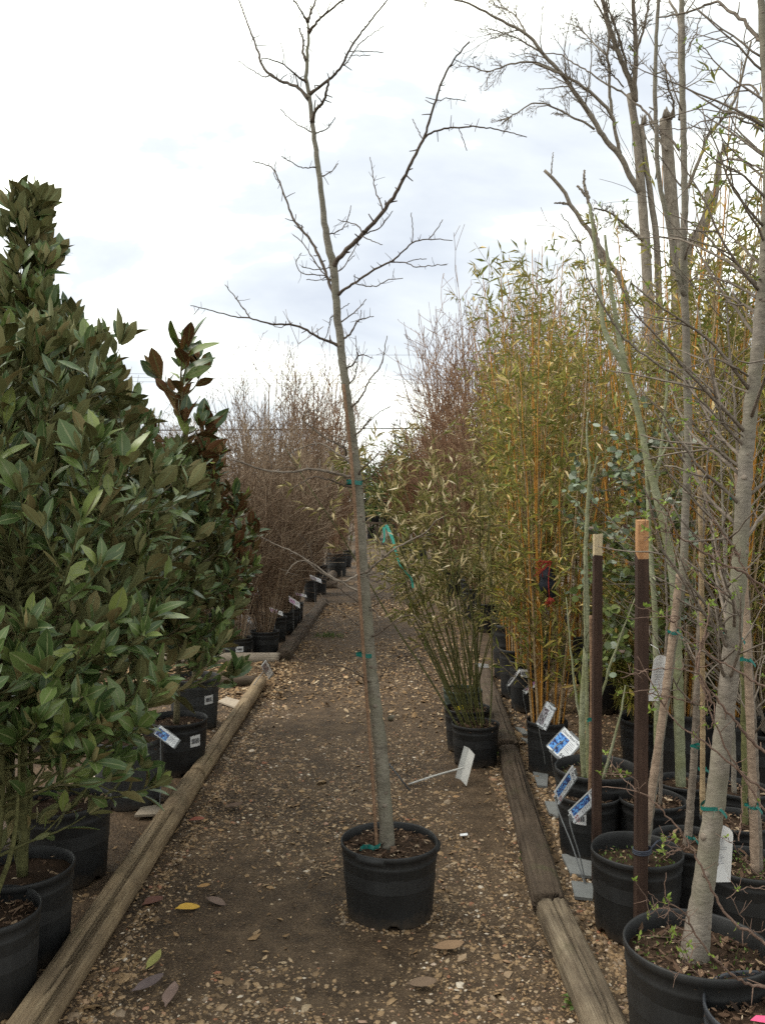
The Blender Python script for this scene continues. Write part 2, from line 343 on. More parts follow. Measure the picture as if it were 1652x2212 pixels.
M['caneyellow'] = bark_mat('golden_orange_cane', (0.34, 0.135, 0.02), (0.5, 0.25, 0.05))
M['canetan'] = bark_mat('dry_tan_cane', (0.22, 0.15, 0.08), (0.4, 0.3, 0.18))
M['canebrown'] = bark_mat('brown_bamboo_stake', (0.15, 0.088, 0.052), (0.26, 0.16, 0.10))
M['canegreybr'] = bark_mat('weathered_bamboo_pole', (0.2, 0.14, 0.1), (0.36, 0.27, 0.2))
def twig_mat(name, stops):
    m = MT(name, 0.8, 0.2); m.col(m.ramp(m.rand(), stops)); return m.m
M['twigbrown'] = twig_mat('brown_shrub_twigs', [(0, (0.09, 0.058, 0.037)), (0.5, (0.185, 0.125, 0.08)), (0.85, (0.275, 0.2, 0.135)), (1, (0.36, 0.285, 0.205))])
M['twigred'] = twig_mat('red_brown_shrub_twigs', [(0, (0.12, 0.06, 0.035)), (0.6, (0.25, 0.145, 0.085)), (1, (0.37, 0.25, 0.16))])
M['twigtan'] = twig_mat('tan_dry_twigs', [(0, (0.13, 0.085, 0.04)), (0.5, (0.24, 0.165, 0.085)), (1, (0.36, 0.27, 0.16))])
M['twigrust'] = twig_mat('rust_shrub_twigs', [(0, (0.09, 0.045, 0.02)), (1, (0.2, 0.105, 0.05))])
M['twiggrey'] = twig_mat('grey_far_twigs', [(0, (0.12, 0.105, 0.09)), (1, (0.24, 0.215, 0.19))])
M['mag'] = leaf_mat('leathery_magnolia_leaf', [(0, (0.036, 0.064, 0.018)), (0.5, (0.068, 0.108, 0.029)), (0.85, (0.11, 0.155, 0.042)), (1, (0.19, 0.22, 0.06))],
    [(0, (0.11, 0.115, 0.042)), (0.6, (0.17, 0.162, 0.065)), (1, (0.21, 0.165, 0.07))], 0.38, 0.4, 0, (0.19, 0.21, 0.095))
M['magbrown'] = leaf_mat('rust_backed_magnolia_leaf', [(0, (0.024, 0.05, 0.016)), (0.6, (0.055, 0.095, 0.026)), (1, (0.19, 0.24, 0.05))],
    [(0, (0.11, 0.045, 0.018)), (0.6, (0.19, 0.085, 0.034)), (1, (0.15, 0.10, 0.036))], 0.36, 0.4, 0, (0.2, 0.2, 0.08))
M['bamleaf'] = leaf_mat('bamboo_leaf', [(0, (0.12, 0.15, 0.022)), (0.3, (0.23, 0.24, 0.036)), (0.58, (0.39, 0.34, 0.065)), (0.8, (0.54, 0.37, 0.1)), (1, (0.7, 0.56, 0.32))],
    [(0, (0.15, 0.17, 0.045)), (1, (0.32, 0.28, 0.09))], 0.5, 0.3, 0.3)
M['bamdry'] = leaf_mat('half_dry_bamboo_leaf', [(0, (0.10, 0.125, 0.022)), (0.35, (0.2, 0.19, 0.045)), (0.6, (0.36, 0.28, 0.1)), (0.8, (0.55, 0.43, 0.22)), (1, (0.75, 0.65, 0.45))],
    [(0, (0.12, 0.13, 0.035)), (0.6, (0.24, 0.2, 0.075)), (1, (0.5, 0.4, 0.24))], 0.55, 0.3, 0.3)
M['bud'] = leaf_mat('fresh_green_bud', [(0, (0.13, 0.2, 0.03)), (1, (0.25, 0.32, 0.06))], [(0, (0.16, 0.22, 0.04)), (1, (0.25, 0.3, 0.07))], 0.5, 0.3, 0.3)
M['weed'] = leaf_mat('weed_leaf', [(0, (0.05, 0.1, 0.018)), (1, (0.14, 0.2, 0.035))], [(0, (0.07, 0.12, 0.03)), (1, (0.13, 0.18, 0.05))], 0.5, 0.3, 0.2)
M['euc'] = leaf_mat('silver_round_leaf', [(0, (0.14, 0.18, 0.11)), (0.6, (0.24, 0.285, 0.21)), (0.86, (0.34, 0.37, 0.3)), (1, (0.24, 0.15, 0.13))], [(0, (0.09, 0.125, 0.06)), (1, (0.19, 0.21, 0.12))], 0.6, 0.25, 0.15)
M['eucg'] = leaf_mat('olive_round_leaf', [(0, (0.08, 0.115, 0.026)), (1, (0.17, 0.205, 0.06))], [(0, (0.08, 0.115, 0.03)), (1, (0.17, 0.2, 0.07))], 0.55, 0.3, 0.25)
M['farleaf'] = leaf_mat('far_evergreen_leaf', [(0, (0.03, 0.07, 0.014)), (1, (0.09, 0.14, 0.03))], [(0, (0.04, 0.075, 0.02)), (1, (0.08, 0.12, 0.03))], 0.6, 0.3)
M['metal'] = flat_mat('galvanised_grey_metal', (0.16, 0.165, 0.165), 0.45, 0.5, 0.3, 25); M['metaldark'] = flat_mat('dark_steel_wire', (0.05, 0.052, 0.055), 0.5, 0.5)
M['zinc'] = flat_mat('weathered_white_metal', (0.42, 0.41, 0.38), 0.55, 0.4, 0.3, 14)
M['slate'] = flat_mat('grey_slate_plate', (0.17, 0.175, 0.17), 0.7, 0.3, 0.35, 10); M['platebeige'] = flat_mat('beige_plate', (0.36, 0.3, 0.23), 0.7, 0.3, 0.25, 10)
M['card'] = flat_mat('white_plastic_card', (0.78, 0.79, 0.8), 0.25, 0.5, 0.06, 8); M['paper'] = flat_mat('off_white_paper', (0.58, 0.57, 0.56), 0.8, 0.2, 0.1, 12)
M['ink'] = flat_mat('black_ink', (0.03, 0.03, 0.035), 0.6, 0.2); M['inkgrey'] = flat_mat('grey_print', (0.3, 0.3, 0.32), 0.7, 0.2); M['inkred'] = flat_mat('red_print', (0.4, 0.1, 0.12), 0.6, 0.2)
M['teal'] = flat_mat('teal_plastic_tape', (0.008, 0.11, 0.09), 0.4, 0.4, 0.3); M['tealight'] = flat_mat('light_teal_ribbon', (0.06, 0.42, 0.33), 0.45, 0.4, 0.2)
M['yellow'] = flat_mat('yellow_tag', (0.65, 0.5, 0.03), 0.5, 0.3, 0.1); M['pink'] = flat_mat('pink_tape', (0.72, 0.1, 0.22), 0.5, 0.3, 0.1); M['red'] = flat_mat('red_twine', (0.3, 0.03, 0.02), 0.6, 0.3, 0.3)
M['cloth'] = flat_mat('dark_cloth', (0.02, 0.022, 0.03), 0.8, 0.3, 0.5, 30); M['blackstrap'] = flat_mat('dark_blue_strap', (0.03, 0.035, 0.05), 0.6, 0.3)
M['wire'] = flat_mat('black_cable', (0.04, 0.04, 0.045), 0.7, 0.2); M['polewood'] = flat_mat('utility_pole_wood', (0.09, 0.07, 0.055), 0.9, 0.1)
def photo_mat(name, stops, scale):
    m = MT(name, 0.3, 0.5); m.col(m.ramp(m.noise(m.coords(), scale, 4, 0.6, 1.2), stops, 'LINEAR')); return m.m
M['photoB'] = photo_mat('blue_leaf_photo', [(0.36, (0.012, 0.014, 0.05)), (0.46, (0.03, 0.06, 0.25)), (0.5, (0.08, 0.28, 0.7)), (0.68, (0.2, 0.48, 0.9))], 45)
M['photoC'] = photo_mat('blue_tree_photo', [(0.4, (0.03, 0.035, 0.09)), (0.5, (0.1, 0.15, 0.4)), (0.56, (0.12, 0.4, 0.85)), (0.75, (0.3, 0.6, 0.95))], 60)
M['photoG'] = photo_mat('grey_plant_photo', [(0.38, (0.05, 0.03, 0.03)), (0.5, (0.25, 0.2, 0.22)), (0.66, (0.6, 0.6, 0.62))], 70)
M['photoP'] = photo_mat('pink_flower_photo', [(0.36, (0.1, 0.16, 0.1)), (0.5, (0.5, 0.18, 0.42)), (0.66, (0.75, 0.7, 0.75))], 70)
mw = MT('shallow_puddle', 0.22, 0.3); mw.col((0.06, 0.05, 0.04)); M['water'] = mw.m

# ------------------------------------------------------------------ the setting: ground, gravel, litter, puddle, timbers, wires
def build_ground():
    xs = np.concatenate([-np.geomspace(400, 5.2, 16), np.linspace(-5, 5, 150), np.geomspace(5.2, 400, 16)])
    ys = np.concatenate([[-40, -10, -3, 0], np.linspace(1.2, 14, 260), np.geomspace(14.2, 900, 40)])
    X, Y = np.meshgrid(xs, ys); Z = gz(X, Y)
    nx, ny = len(xs), len(ys); i = np.arange(ny - 1)[:, None] * nx + np.arange(nx - 1)[None]
    f = np.stack([i, i + 1, i + nx + 1, i + nx], -1).reshape(-1, 4)
    o = MB().add(np.stack([X, Y, Z], -1), f).build('ground', M['ground']); tag(o, kind='structure')
build_ground()
STONE_V = np.array([[0, 0, .9]] + [[.62 * math.cos(a), .62 * math.sin(a), .68] for a in np.arange(5) * math.pi / 2.5] + [[math.cos(a), math.sin(a), -0.1] for a in np.arange(5) * math.pi / 2.5 + .3])
STONE_F = [np.array([(0, 1 + i, 1 + (i + 1) % 5) for i in range(5)]), np.array([(1 + i, 6 + i, 6 + (i + 1) % 5, 1 + (i + 1) % 5) for i in range(5)])]
def scatter_stones(x, y, size, flat):
    n = len(x); a = rng.uniform(0, 2 * math.pi, n); sx = size * rng.uniform(.7, 1.3, n); sy = size * rng.uniform(.5, 1.0, n); sz = size * flat * rng.uniform(.5, 1.1, n)
    V = STONE_V[None] * np.stack([sx, sy, sz], -1)[:, None] * rng.uniform(.78, 1.2, (n, 11, 1))
    tx, ty = rng.normal(0, .25, (2, n)); V[..., 2] += V[..., 0] * tx[:, None] + V[..., 1] * ty[:, None]
    c, s = np.cos(a)[:, None], np.sin(a)[:, None]; X = V[..., 0] * c - V[..., 1] * s + x[:, None]; Y = V[..., 0] * s + V[..., 1] * c + y[:, None]
    Z = V[..., 2] + gz(x, y)[:, None] - 0.32 * sz[:, None]
    off = (np.arange(n) * 11)[:, None, None]
    return np.stack([X, Y, Z], -1).reshape(-1, 3), [(f[None] + off).reshape(-1, f.shape[1]) for f in STONE_F]
def gravel():
    mb = MB()
    # path: density falls with distance, mud patches stay bare
    n = 78000; y = 1.9 + 10.5 * rng.random(n) ** 1.8; x = rng.uniform(-1.0, 0.9, n)
    pat = fbm(x * 1.5 + 3, y * 0.9 + 11, 4) + .13 * np.clip((3.15 - y) / .3, 0, 1) - .1 * np.exp(-(((x + .35) / .35) ** 2 + ((y - 3.3) / .25) ** 2)); edge = np.clip((np.abs(x + .05) - .55) * .25, 0, .12)
    keep = rng.random(n) < np.clip((pat + edge - 0.40) * 6.5, 0.03, 1) * np.where(y > 7, .35, 1); x, y = x[keep], y[keep]
    sz = np.exp(rng.normal(math.log(.0060), .5, len(x))) * (1 + .07 * np.maximum(y - 4, 0)); mb.add(*scatter_stones(x, y, sz, .42))
    # bed on the right of the dark timber, chunkier
    n = 12500; y = 2.0 + 6.0 * rng.random(n) ** 1.4; x = 0.62 + 0.035 * (y - 2.5) + rng.random(n) ** 1.5 * 1.6
    mb.add(*scatter_stones(x, y, np.exp(rng.normal(math.log(.0115), .4, n)), .75))
    n = 4200; y = 1.8 + 4.6 * rng.random(n); sd_ = rng.integers(0, 3, n); x = np.where(sd_ == 0, -.94 + np.abs(rng.normal(0, .035, n)), np.where(sd_ == 1, .675 + .028 * (y - 2) - .075 - np.abs(rng.normal(0, .035, n)), .675 + .028 * (y - 2) + .085 + np.abs(rng.normal(0, .035, n))))
    mb.add(*scatter_stones(x, y, np.exp(rng.normal(math.log(.0085), .4, n)), .7))      # swept against the timbers
    a_ = rng.uniform(0, 6.283, 420); r_ = .168 + np.abs(rng.normal(0, .022, 420)); pc = (842 - CX) / F * 3.354; mb.add(*scatter_stones(pc + r_ * np.cos(a_), 3.354 + r_ * np.sin(a_), np.exp(rng.normal(math.log(.006), .45, 420)), .6))
    # left bed and timber foot, sparse
    n = 5000; y = 1.9 + 5.5 * rng.random(n) ** 1.3; x = -1.12 - rng.random(n) ** 2 * .9
    k = fbm(x * 2, y * 2, 3) > .5; mb.add(*scatter_stones(x[k], y[k], np.exp(rng.normal(math.log(.009), .4, k.sum())), .6))
    mb.build('gravel', M['stone'], kind='stuff', smooth=True)
gravel()
CHIP = leaf_tmpl([(0, .1), (.5, .3), (1, .06)], .25, .12)
def flat_chips(mb, x, y, z, size, wid, lift=.25, tm=CHIP):
    n = len(x); a = rng.uniform(0, 2 * math.pi, n); X = np.stack([np.cos(a), np.sin(a), rng.normal(0, lift, n)], -1)
    Zn = np.stack([rng.normal(0, lift, n), rng.normal(0, lift, n), np.where(rng.random(n) < .5, 1., -1.)], -1)
    return leafset(mb, tm, np.stack([x, y, z], -1), X, Zn, size, wid)
def litter():
    mb = MB()
    n = 40000; y = 3.0 + 20 * rng.random(n) ** 1.2; x = rng.uniform(-1.05, 1.0, n)
    pat = fbm(x * .9 + 31, y * .55 + 5, 3); k = rng.random(n) < np.clip((pat - .46) * 7, .02, 1) * np.clip((y - 3.5) / 4, .12, 1); x, y = x[k], y[k]
    flat_chips(mb, x, y, gz(x, y) + .006, np.exp(rng.normal(math.log(.0105), .42, len(x))) * (1 + .12 * y), rng.uniform(.5, 1.3, len(x)))
    n = 5000; y = 6.9 + rng.random(n) * 1.6; x = -3 + rng.random(n) * 2.2        # aisle between the two left beds
    flat_chips(mb, x, y, gz(x, y) + .006, np.exp(rng.normal(math.log(.028), .4, n)), rng.uniform(.5, 1.3, n))
    n = 3000; y = 2 + rng.random(n) * 5; x = np.where(rng.random(n) < .6, -1.0 + rng.normal(0, .2, n), .62 + rng.normal(0, .14, n) + .035 * (y - 2.5))
    flat_chips(mb, x, y, gz(x, y) + .008, np.exp(rng.normal(math.log(.015), .45, n)), rng.uniform(.25, .8, n))
    mb.build('leaf_litter', M['litter'], kind='stuff', smooth=False)
litter()
def puddle():
    th = np.linspace(0, 2 * math.pi, 48, endpoint=False); r = 1 + .18 * np.sin(3 * th + 1) + .1 * np.sin(5 * th)
    c = G(870, 1236); x = c[0] + -.1 + .5 * r * np.cos(th); y = c[1] + 1.1 * r * np.sin(th); z = np.full(48, float(np.max(gz(x, y))) * .3 + .012)
    v = np.vstack([[c[0], c[1], z[0]], np.stack([x, y, z], -1)])
    o = MB().add(v, np.array([(0, 1 + i, 1 + (i + 1) % 48) for i in range(48)])).build('puddle', M['water']); tag(o, kind='structure')
puddle()
def log(name, p0, p1, r0, r1, mat, label, cat='timber', squash=1.0, group=None, cracks=3, seed=0, box=0.0):
    lr = np.random.default_rng(seed + 101); p0 = np.array(p0, float); p1 = np.array(p1, float); L = float(np.linalg.norm(p1 - p0)); S = 64; K = max(16, int(L * 26))
    t = np.linspace(0, 1, K); th = np.linspace(0, 2 * math.pi, S, endpoint=False); TT, AA = np.meshgrid(t, th, indexing='ij')
    R = r0 + (r1 - r0) * TT
    R = R * (1 + .07 * (fbm(TT * L * 2.2 + seed * 7, AA * .9 + seed, 3) - .5) * 2 * np.cos(AA * 0) + .03 * (vnoise(TT * L * 9, AA * 3 + seed) - .5))
    if box: R = R / (np.abs(np.cos(AA)) ** box + np.abs(np.sin(AA)) ** box) ** (1 / box)
    for c in range(cracks):
        a0 = lr.uniform(0.6, 2.5); j = int(a0 / (2 * math.pi) * S); s0 = lr.uniform(0, .6); s1 = s0 + lr.uniform(.2, .5)
        m = (t > s0) & (t < s1); R[m, j] -= (r0 * .3) * lr.uniform(.6, 1.2); R[m, (j + 1) % S] += r0 * .02
    Y = np.cos(AA) * R; Z = np.sin(AA) * R * squash; X = TT * L
    X[0] += lr.normal(0, .006, S); X[-1] += lr.normal(0, .006, S)
    v = np.stack([X, Y, Z], -1).reshape(-1, 3); i = np.arange(K - 1)[:, None] * S; j = np.arange(S)[None]; j2 = (j + 1) % S
    q = np.stack([i + j, i + j2, i + S + j2, i + S + j], -1).reshape(-1, 4)
    n = len(v); v = np.vstack([v, [[.004, 0, 0], [L - .004, 0, 0]]]); a = np.arange(S)
    tri = np.concatenate([np.stack([np.full(S, n), (a + 1) % S, a], -1), np.stack([np.full(S, n + 1), (K - 1) * S + a, (K - 1) * S + (a + 1) % S], -1)])
    o = MB().add(v, [q, tri]).build(name, mat)
    X = unit(p1 - p0); Yv = unit(np.cross([0, 0, 1], X)); Zv = np.cross(X, Yv)
    o.matrix_world = Matrix(((X[0], Yv[0], Zv[0], p0[0]), (X[1], Yv[1], Zv[1], p0[1]), (X[2], Yv[2], Zv[2], p0[2]), (0, 0, 0, 1)))
    return tag(o, label, cat, group)
def gl(px, py, r): p = G(px, py); return [p[0], p[1], float(gz(p[0], p[1])) + r * .8]
def gxy(x, y, r): return [x, y, float(gz(x, y)) + r * .8]
log('round_timber', gxy(-1.02, 1.75, .062), gl(420, 1700, .06), .066, .058, M['timberL'], 'long near weathered round timber edging the magnolia pots', seed=1, cracks=5)
log('round_timber', gl(424, 1693, .05), gl(563, 1487, .05), .054, .052, M['timberL'], 'short grey round timber ending at the gap beside the leaning tag', seed=2)
log('round_timber', gl(418, 1482, .05) , gl(556, 1484, .05), .045, .045, M['timberD'], 'dark cross timber closing the end of the magnolia bed', seed=3)
log('round_timber', gl(300, 1432, .05), gl(603, 1430, .05), .062, .056, M['timberP'], 'pale bleached cross timber in front of two black pots', seed=4)
log('round_timber', gl(612, 1424, .05), gl(698, 1302, .05), .075, .07, M['timberD'], 'brown timber running beside the brown shrub pots', squash=.8, seed=5, box=3.2)
log('round_timber', gl(640, 1270, .05), gl(728, 1269, .05), .09, .085, M['timberD'], 'far dark cross timber ending the brown shrub bed', seed=6)
log('round_timber', gl(706, 1262, .05), gl(764, 1196, .05), .09, .085, M['timberD'], 'farthest timber beside the tall black pots', seed=7)
log('edging_timber', gxy(.675, 1.7, .05), gl(1192, 1995, .05), .064, .06, M['timberN'], 'bleached split timber at the bottom beside the biggest black pot', squash=.75, seed=8, cracks=9, box=3.2)
log('edging_timber', gl(1186, 1985, .05), gl(1098, 1640, .05), .064, .062, M['timberD'], 'dark rotting timber with a pale crack beside the plant tags', squash=.75, seed=9, cracks=9, box=3.2)
log('edging_timber', gl(1096, 1632, .05), gl(1040, 1455, .05), .075, .07, M['timberD'], 'far dark timber behind the potted bamboo', squash=.7, seed=10, box=3.2)
def wires():
    data = [(767, 70, .011, 'uppermost thin power line across the sky'), (812, 70, .011, 'second power line from the top, above the closely spaced pair'), (820, 70, .011, 'power line in the middle of the close group'), (829, 70, .011, 'lowest of the thin upper power lines'), (926, 45, .03, 'thick black cable low over the far shrubs')]
    for py, d, r, lab in data:
        xs = np.linspace(-60, 60, 41); z0 = P(700, py, d)[2]; sag = (xs / 60) ** 2 * 1.6
        rise = (xs * .012 if py > 900 else 0)
        o = tubes(MB(), np.stack([xs, np.full(41, d), z0 + sag + rise], -1), np.full(41, r), 4).build('power_line', M['wire']); tag(o, lab, 'power line', 'power lines')
    for x, d in ((-61, 70), (61, 70)):
        t = thing('utility_pole', (x, d, 0), 'wooden utility pole carrying power lines at the %s end' % ('left' if x < 0 else 'right'), 'utility pole', 'utility poles')
        tubes(MB(), np.array([[x, d, -.2], [x, d, 17]]), np.array([.17, .12]), 10).build('pole', M['polewood'], t)
        tubes(MB(), np.array([[x, d - 1.2, 15.5], [x, d + 1.2, 15.5]]), np.array([.07, .07]), 4).build('crossarm', M['polewood'], t)
wires()

# ------------------------------------------------------------------ pots
class Pot: pass
def lathe(prof, S=44, wob=(0, 0)):
    th = np.linspace(0, 2 * math.pi, S, endpoint=False); pr = np.array(prof); k = len(pr)
    dr = 1 + .010 * np.sin(2 * th + wob[0]) + .006 * np.sin(3 * th + wob[1])
    V = np.stack([pr[:, 0:1] * (np.cos(th) * dr)[None], pr[:, 0:1] * (np.sin(th) * dr)[None], np.repeat(pr[:, 1:2], S, 1)], -1).reshape(-1, 3)
    i = np.arange(k - 1)[:, None] * S; j = np.arange(S)[None]; j2 = (j + 1) % S
    return V, np.stack([i + j, i + j2, i + S + j2, i + S + j], -1).reshape(-1, 4)
def make_pot(T, x, y, D, h, mat, soil=.86, chips=90, handles=False, barcode=None, moss=False, dark_soil=False):
    R = D / 2; z0 = float(gz(x, y)) - .004; off = np.array([x, y, z0])
    prof = [(.02, .006), (.8 * R, .004), (.855 * R, 0), (.872 * R, .012), (.955 * R, .80 * h), (.972 * R, .815 * h), (.962 * R, .83 * h), (.975 * R, .925 * h), (.998 * R, .93 * h), (R, .985 * h), (.985 * R, h), (.962 * R, .985 * h), (.95 * R, .9 * h), (.935 * R, .5 * h)]
    V, q = lathe(prof, wob=rng.uniform(0, 6, 2)); Vr = V.reshape(len(prof), 44, 3); a0 = rng.integers(0, 11)
    for k in range(a0, 44, 11): Vr[1:4, [k, (k + 1) % 44], 2] += np.array([[.022], [.024], [.02]])
    dn = rng.uniform(0, 6.28); dent = np.maximum(0, np.cos(np.linspace(0, 6.283, 44, endpoint=False) - dn)) ** 8 * rng.uniform(.0, .05); Vr[7:13, :, :2] *= (1 - dent)[None, :, None]; Vr[8:12, :, 2] -= (dent * h * .25)[None]
    mb = MB().add(V + off, q)
    if handles:
        for a in handles:
            th = np.linspace(a - .34, a + .34, 9); pr = np.array([(.965 * R, .88 * h), (1.035 * R, .915 * h), (1.045 * R, .955 * h), (.995 * R, .985 * h)])
            fade = np.clip(1.25 * np.cos((th - a) / .34 * math.pi / 2), 0, 1)
            rr = .98 * R + (pr[:, 0:1] - .98 * R) * fade[None]; V2 = np.stack([rr * np.cos(th)[None], rr * np.sin(th)[None], np.repeat(pr[:, 1:2], 9, 1)], -1).reshape(-1, 3) + off
            i = np.arange(3)[:, None] * 9; j = np.arange(8)[None]; mb.add(V2, np.stack([i + j, i + j + 1, i + j + 10, i + j + 9], -1).reshape(-1, 4))
    potm = mb.build('pot', mat, T.root)
    nr, ns = 7, 30; rr = np.linspace(0, .947 * R, nr); th = np.linspace(0, 2 * math.pi, ns, endpoint=False); RR, TH = np.meshgrid(rr, th, indexing='ij')
    SX, SY = RR * np.cos(TH), RR * np.sin(TH); sz = soil * h + (fbm(SX * 14 + x * 9, SY * 14 + y * 9, 3) - .5) * .028 + (1 - RR / R) * .012
    i = np.arange(nr - 1)[:, None] * ns; j = np.arange(ns)[None]; j2 = (j + 1) % ns
    MB().add(np.stack([SX, SY, sz], -1).reshape(-1, 3) + off, np.stack([i + j, i + ns + j, i + ns + j2, i + j2], -1).reshape(-1, 4)).build('soil', M['soil'], T.root)
    chips = int(chips * 3)
    if chips:
        a = rng.uniform(0, 2 * math.pi, chips); r = .9 * R * np.sqrt(rng.random(chips)); cm = MB()
        flat_chips(cm, x + r * np.cos(a), y + r * np.sin(a), z0 + soil * h + rng.uniform(.002, .022, chips), np.exp(rng.normal(math.log(.014), .5, chips)), rng.uniform(.3, 1.0, chips), .4)
        cm.build('mulch', M['mulch'], T.root, kind='stuff', smooth=False)
    if moss:
        k = 260; a = rng.uniform(0, 2 * math.pi, k); r = .85 * R * np.sqrt(rng.random(k)); pp = np.stack([x + r * np.cos(a), y + r * np.sin(a), z0 + soil * h + rng.uniform(.0, .02, k)], -1)
        leafset(MB(), BUD[0], pp, unit(rng.normal(0, 1, (k, 3)) + [0, 0, .6]), rng.normal(0, 1, (k, 3)), rng.uniform(.006, .016, k)).build('seedlings', M['weed'], T.root, kind='stuff')
    if barcode:
        a0, zf, wd, hh = barcode; rl = R * (.872 + .083 * zf / .8) + .0025
        def patch(a_c, zc, w_, h_, r_):
            aa = np.linspace(a_c - w_ / 2 / rl, a_c + w_ / 2 / rl, 5); V = [(r_ * math.cos(a), r_ * math.sin(a), zc + s * h_ / 2) for s in (-1, 1) for a in aa]
            return np.array(V) + off, np.array([(i, i + 1, i + 6, i + 5) for i in range(4)])
        lb = MB().add(*patch(a0, zf * h, wd, hh, rl)).build('barcode_label', M['paper'], potm)
        bars = MB(); s = -wd * .36
        while s < wd * .36:
            bw = random.choice((.0012, .002, .0032)); bars.add(*patch(a0 + s / rl, zf * h, bw, hh * .45, rl + .001)); s += bw + random.choice((.0012, .002))
        o = bars.build('barcode', M['ink'], T.root)
    T.z = z0 + soil * h + .01; T.rim = z0 + h; return T
def potted(name, cx, yr, wpx, k, label, cat, group=None, mat='pot', **kw):
    T = Pot(); T.d = CAMH * F / ((yr - HZ) + k * wpx); T.D = wpx / F * T.d; T.h = k * T.D; T.x = (cx - CX) / F * T.d; T.y = T.d
    T.root = thing(name, (T.x, T.y, float(gz(T.x, T.y))), label, cat, group)
    return make_pot(T, T.x, T.y, T.D, T.h, M[mat], **kw)
def potted_at(name, x, y, D, h, label, cat, group=None, mat='pot', **kw):
    T = Pot(); T.x, T.y, T.d, T.D, T.h = x, y, y, D, h; T.root = thing(name, (x, y, float(gz(x, y))), label, cat, group)
    return make_pot(T, x, y, D, h, M[mat], **kw)

# ------------------------------------------------------------------ branches traced in the photograph, at their own depth
def vbranch(mb, pts, d0, d1, w0, w1, s=6, spurs=0, wob=.0012, start=None):
    n = max(6, int(len(pts) * 4)); L = len(pts); dd = np.linspace(d0, d1, L)
    p3 = np.array([P(x, y, d) for (x, y), d in zip(pts, dd)])
    if start is not None: p3[0] = start
    c = smooth(p3, n); c[1:-1] += rng.normal(0, wob, (n - 2, 3)) * np.array([1, 1, 1])
    r = np.linspace(w0, w1, n) / 2 / F * np.linspace(d0, d1, n); r = r * (1 + .1 * rng.random(n))
    if start is not None: r[:3] *= np.array([1.7, 1.35, 1.12])[:min(3, n)]
    tubes(mb, c, r, s)
    if spurs:
        k = spurs; i = rng.integers(1, n - 1, k); T = unit(c[i + 1] - c[i - 1]) if n > 2 else unit(c[i]); q = unit(rng.normal(0, 1, (k, 3)) + [0, 0, .5]); dr = unit(q - (q * T).sum(1, keepdims=True) * T * .4)
        Pt, R = grow(c[i], dr, rng.uniform(.012, .05, k), np.maximum(r[i] * .5, .0009), 3, .15, .1, .6); tubes(mb, Pt, R, 4)
    return c, r

def knots(T, c, r, k, mat):
    n = len(c); mb = MB(); i = rng.integers(4, n - 4, k); a = rng.uniform(3.4, 6.0, k); o = np.stack([np.cos(a), np.sin(a), rng.uniform(.1, .6, k)], -1)
    for j, oo in zip(i, o): tubes(mb, np.array([c[j] + oo * r[j] * .8, c[j] + oo * r[j] * 1.0, c[j] + oo * r[j] * 1.06]), np.array([.42, .3, .12]) * r[j] * rng.uniform(.7, 1.2), 8)
    mb.build('knots', mat, T.root, kind='stuff')
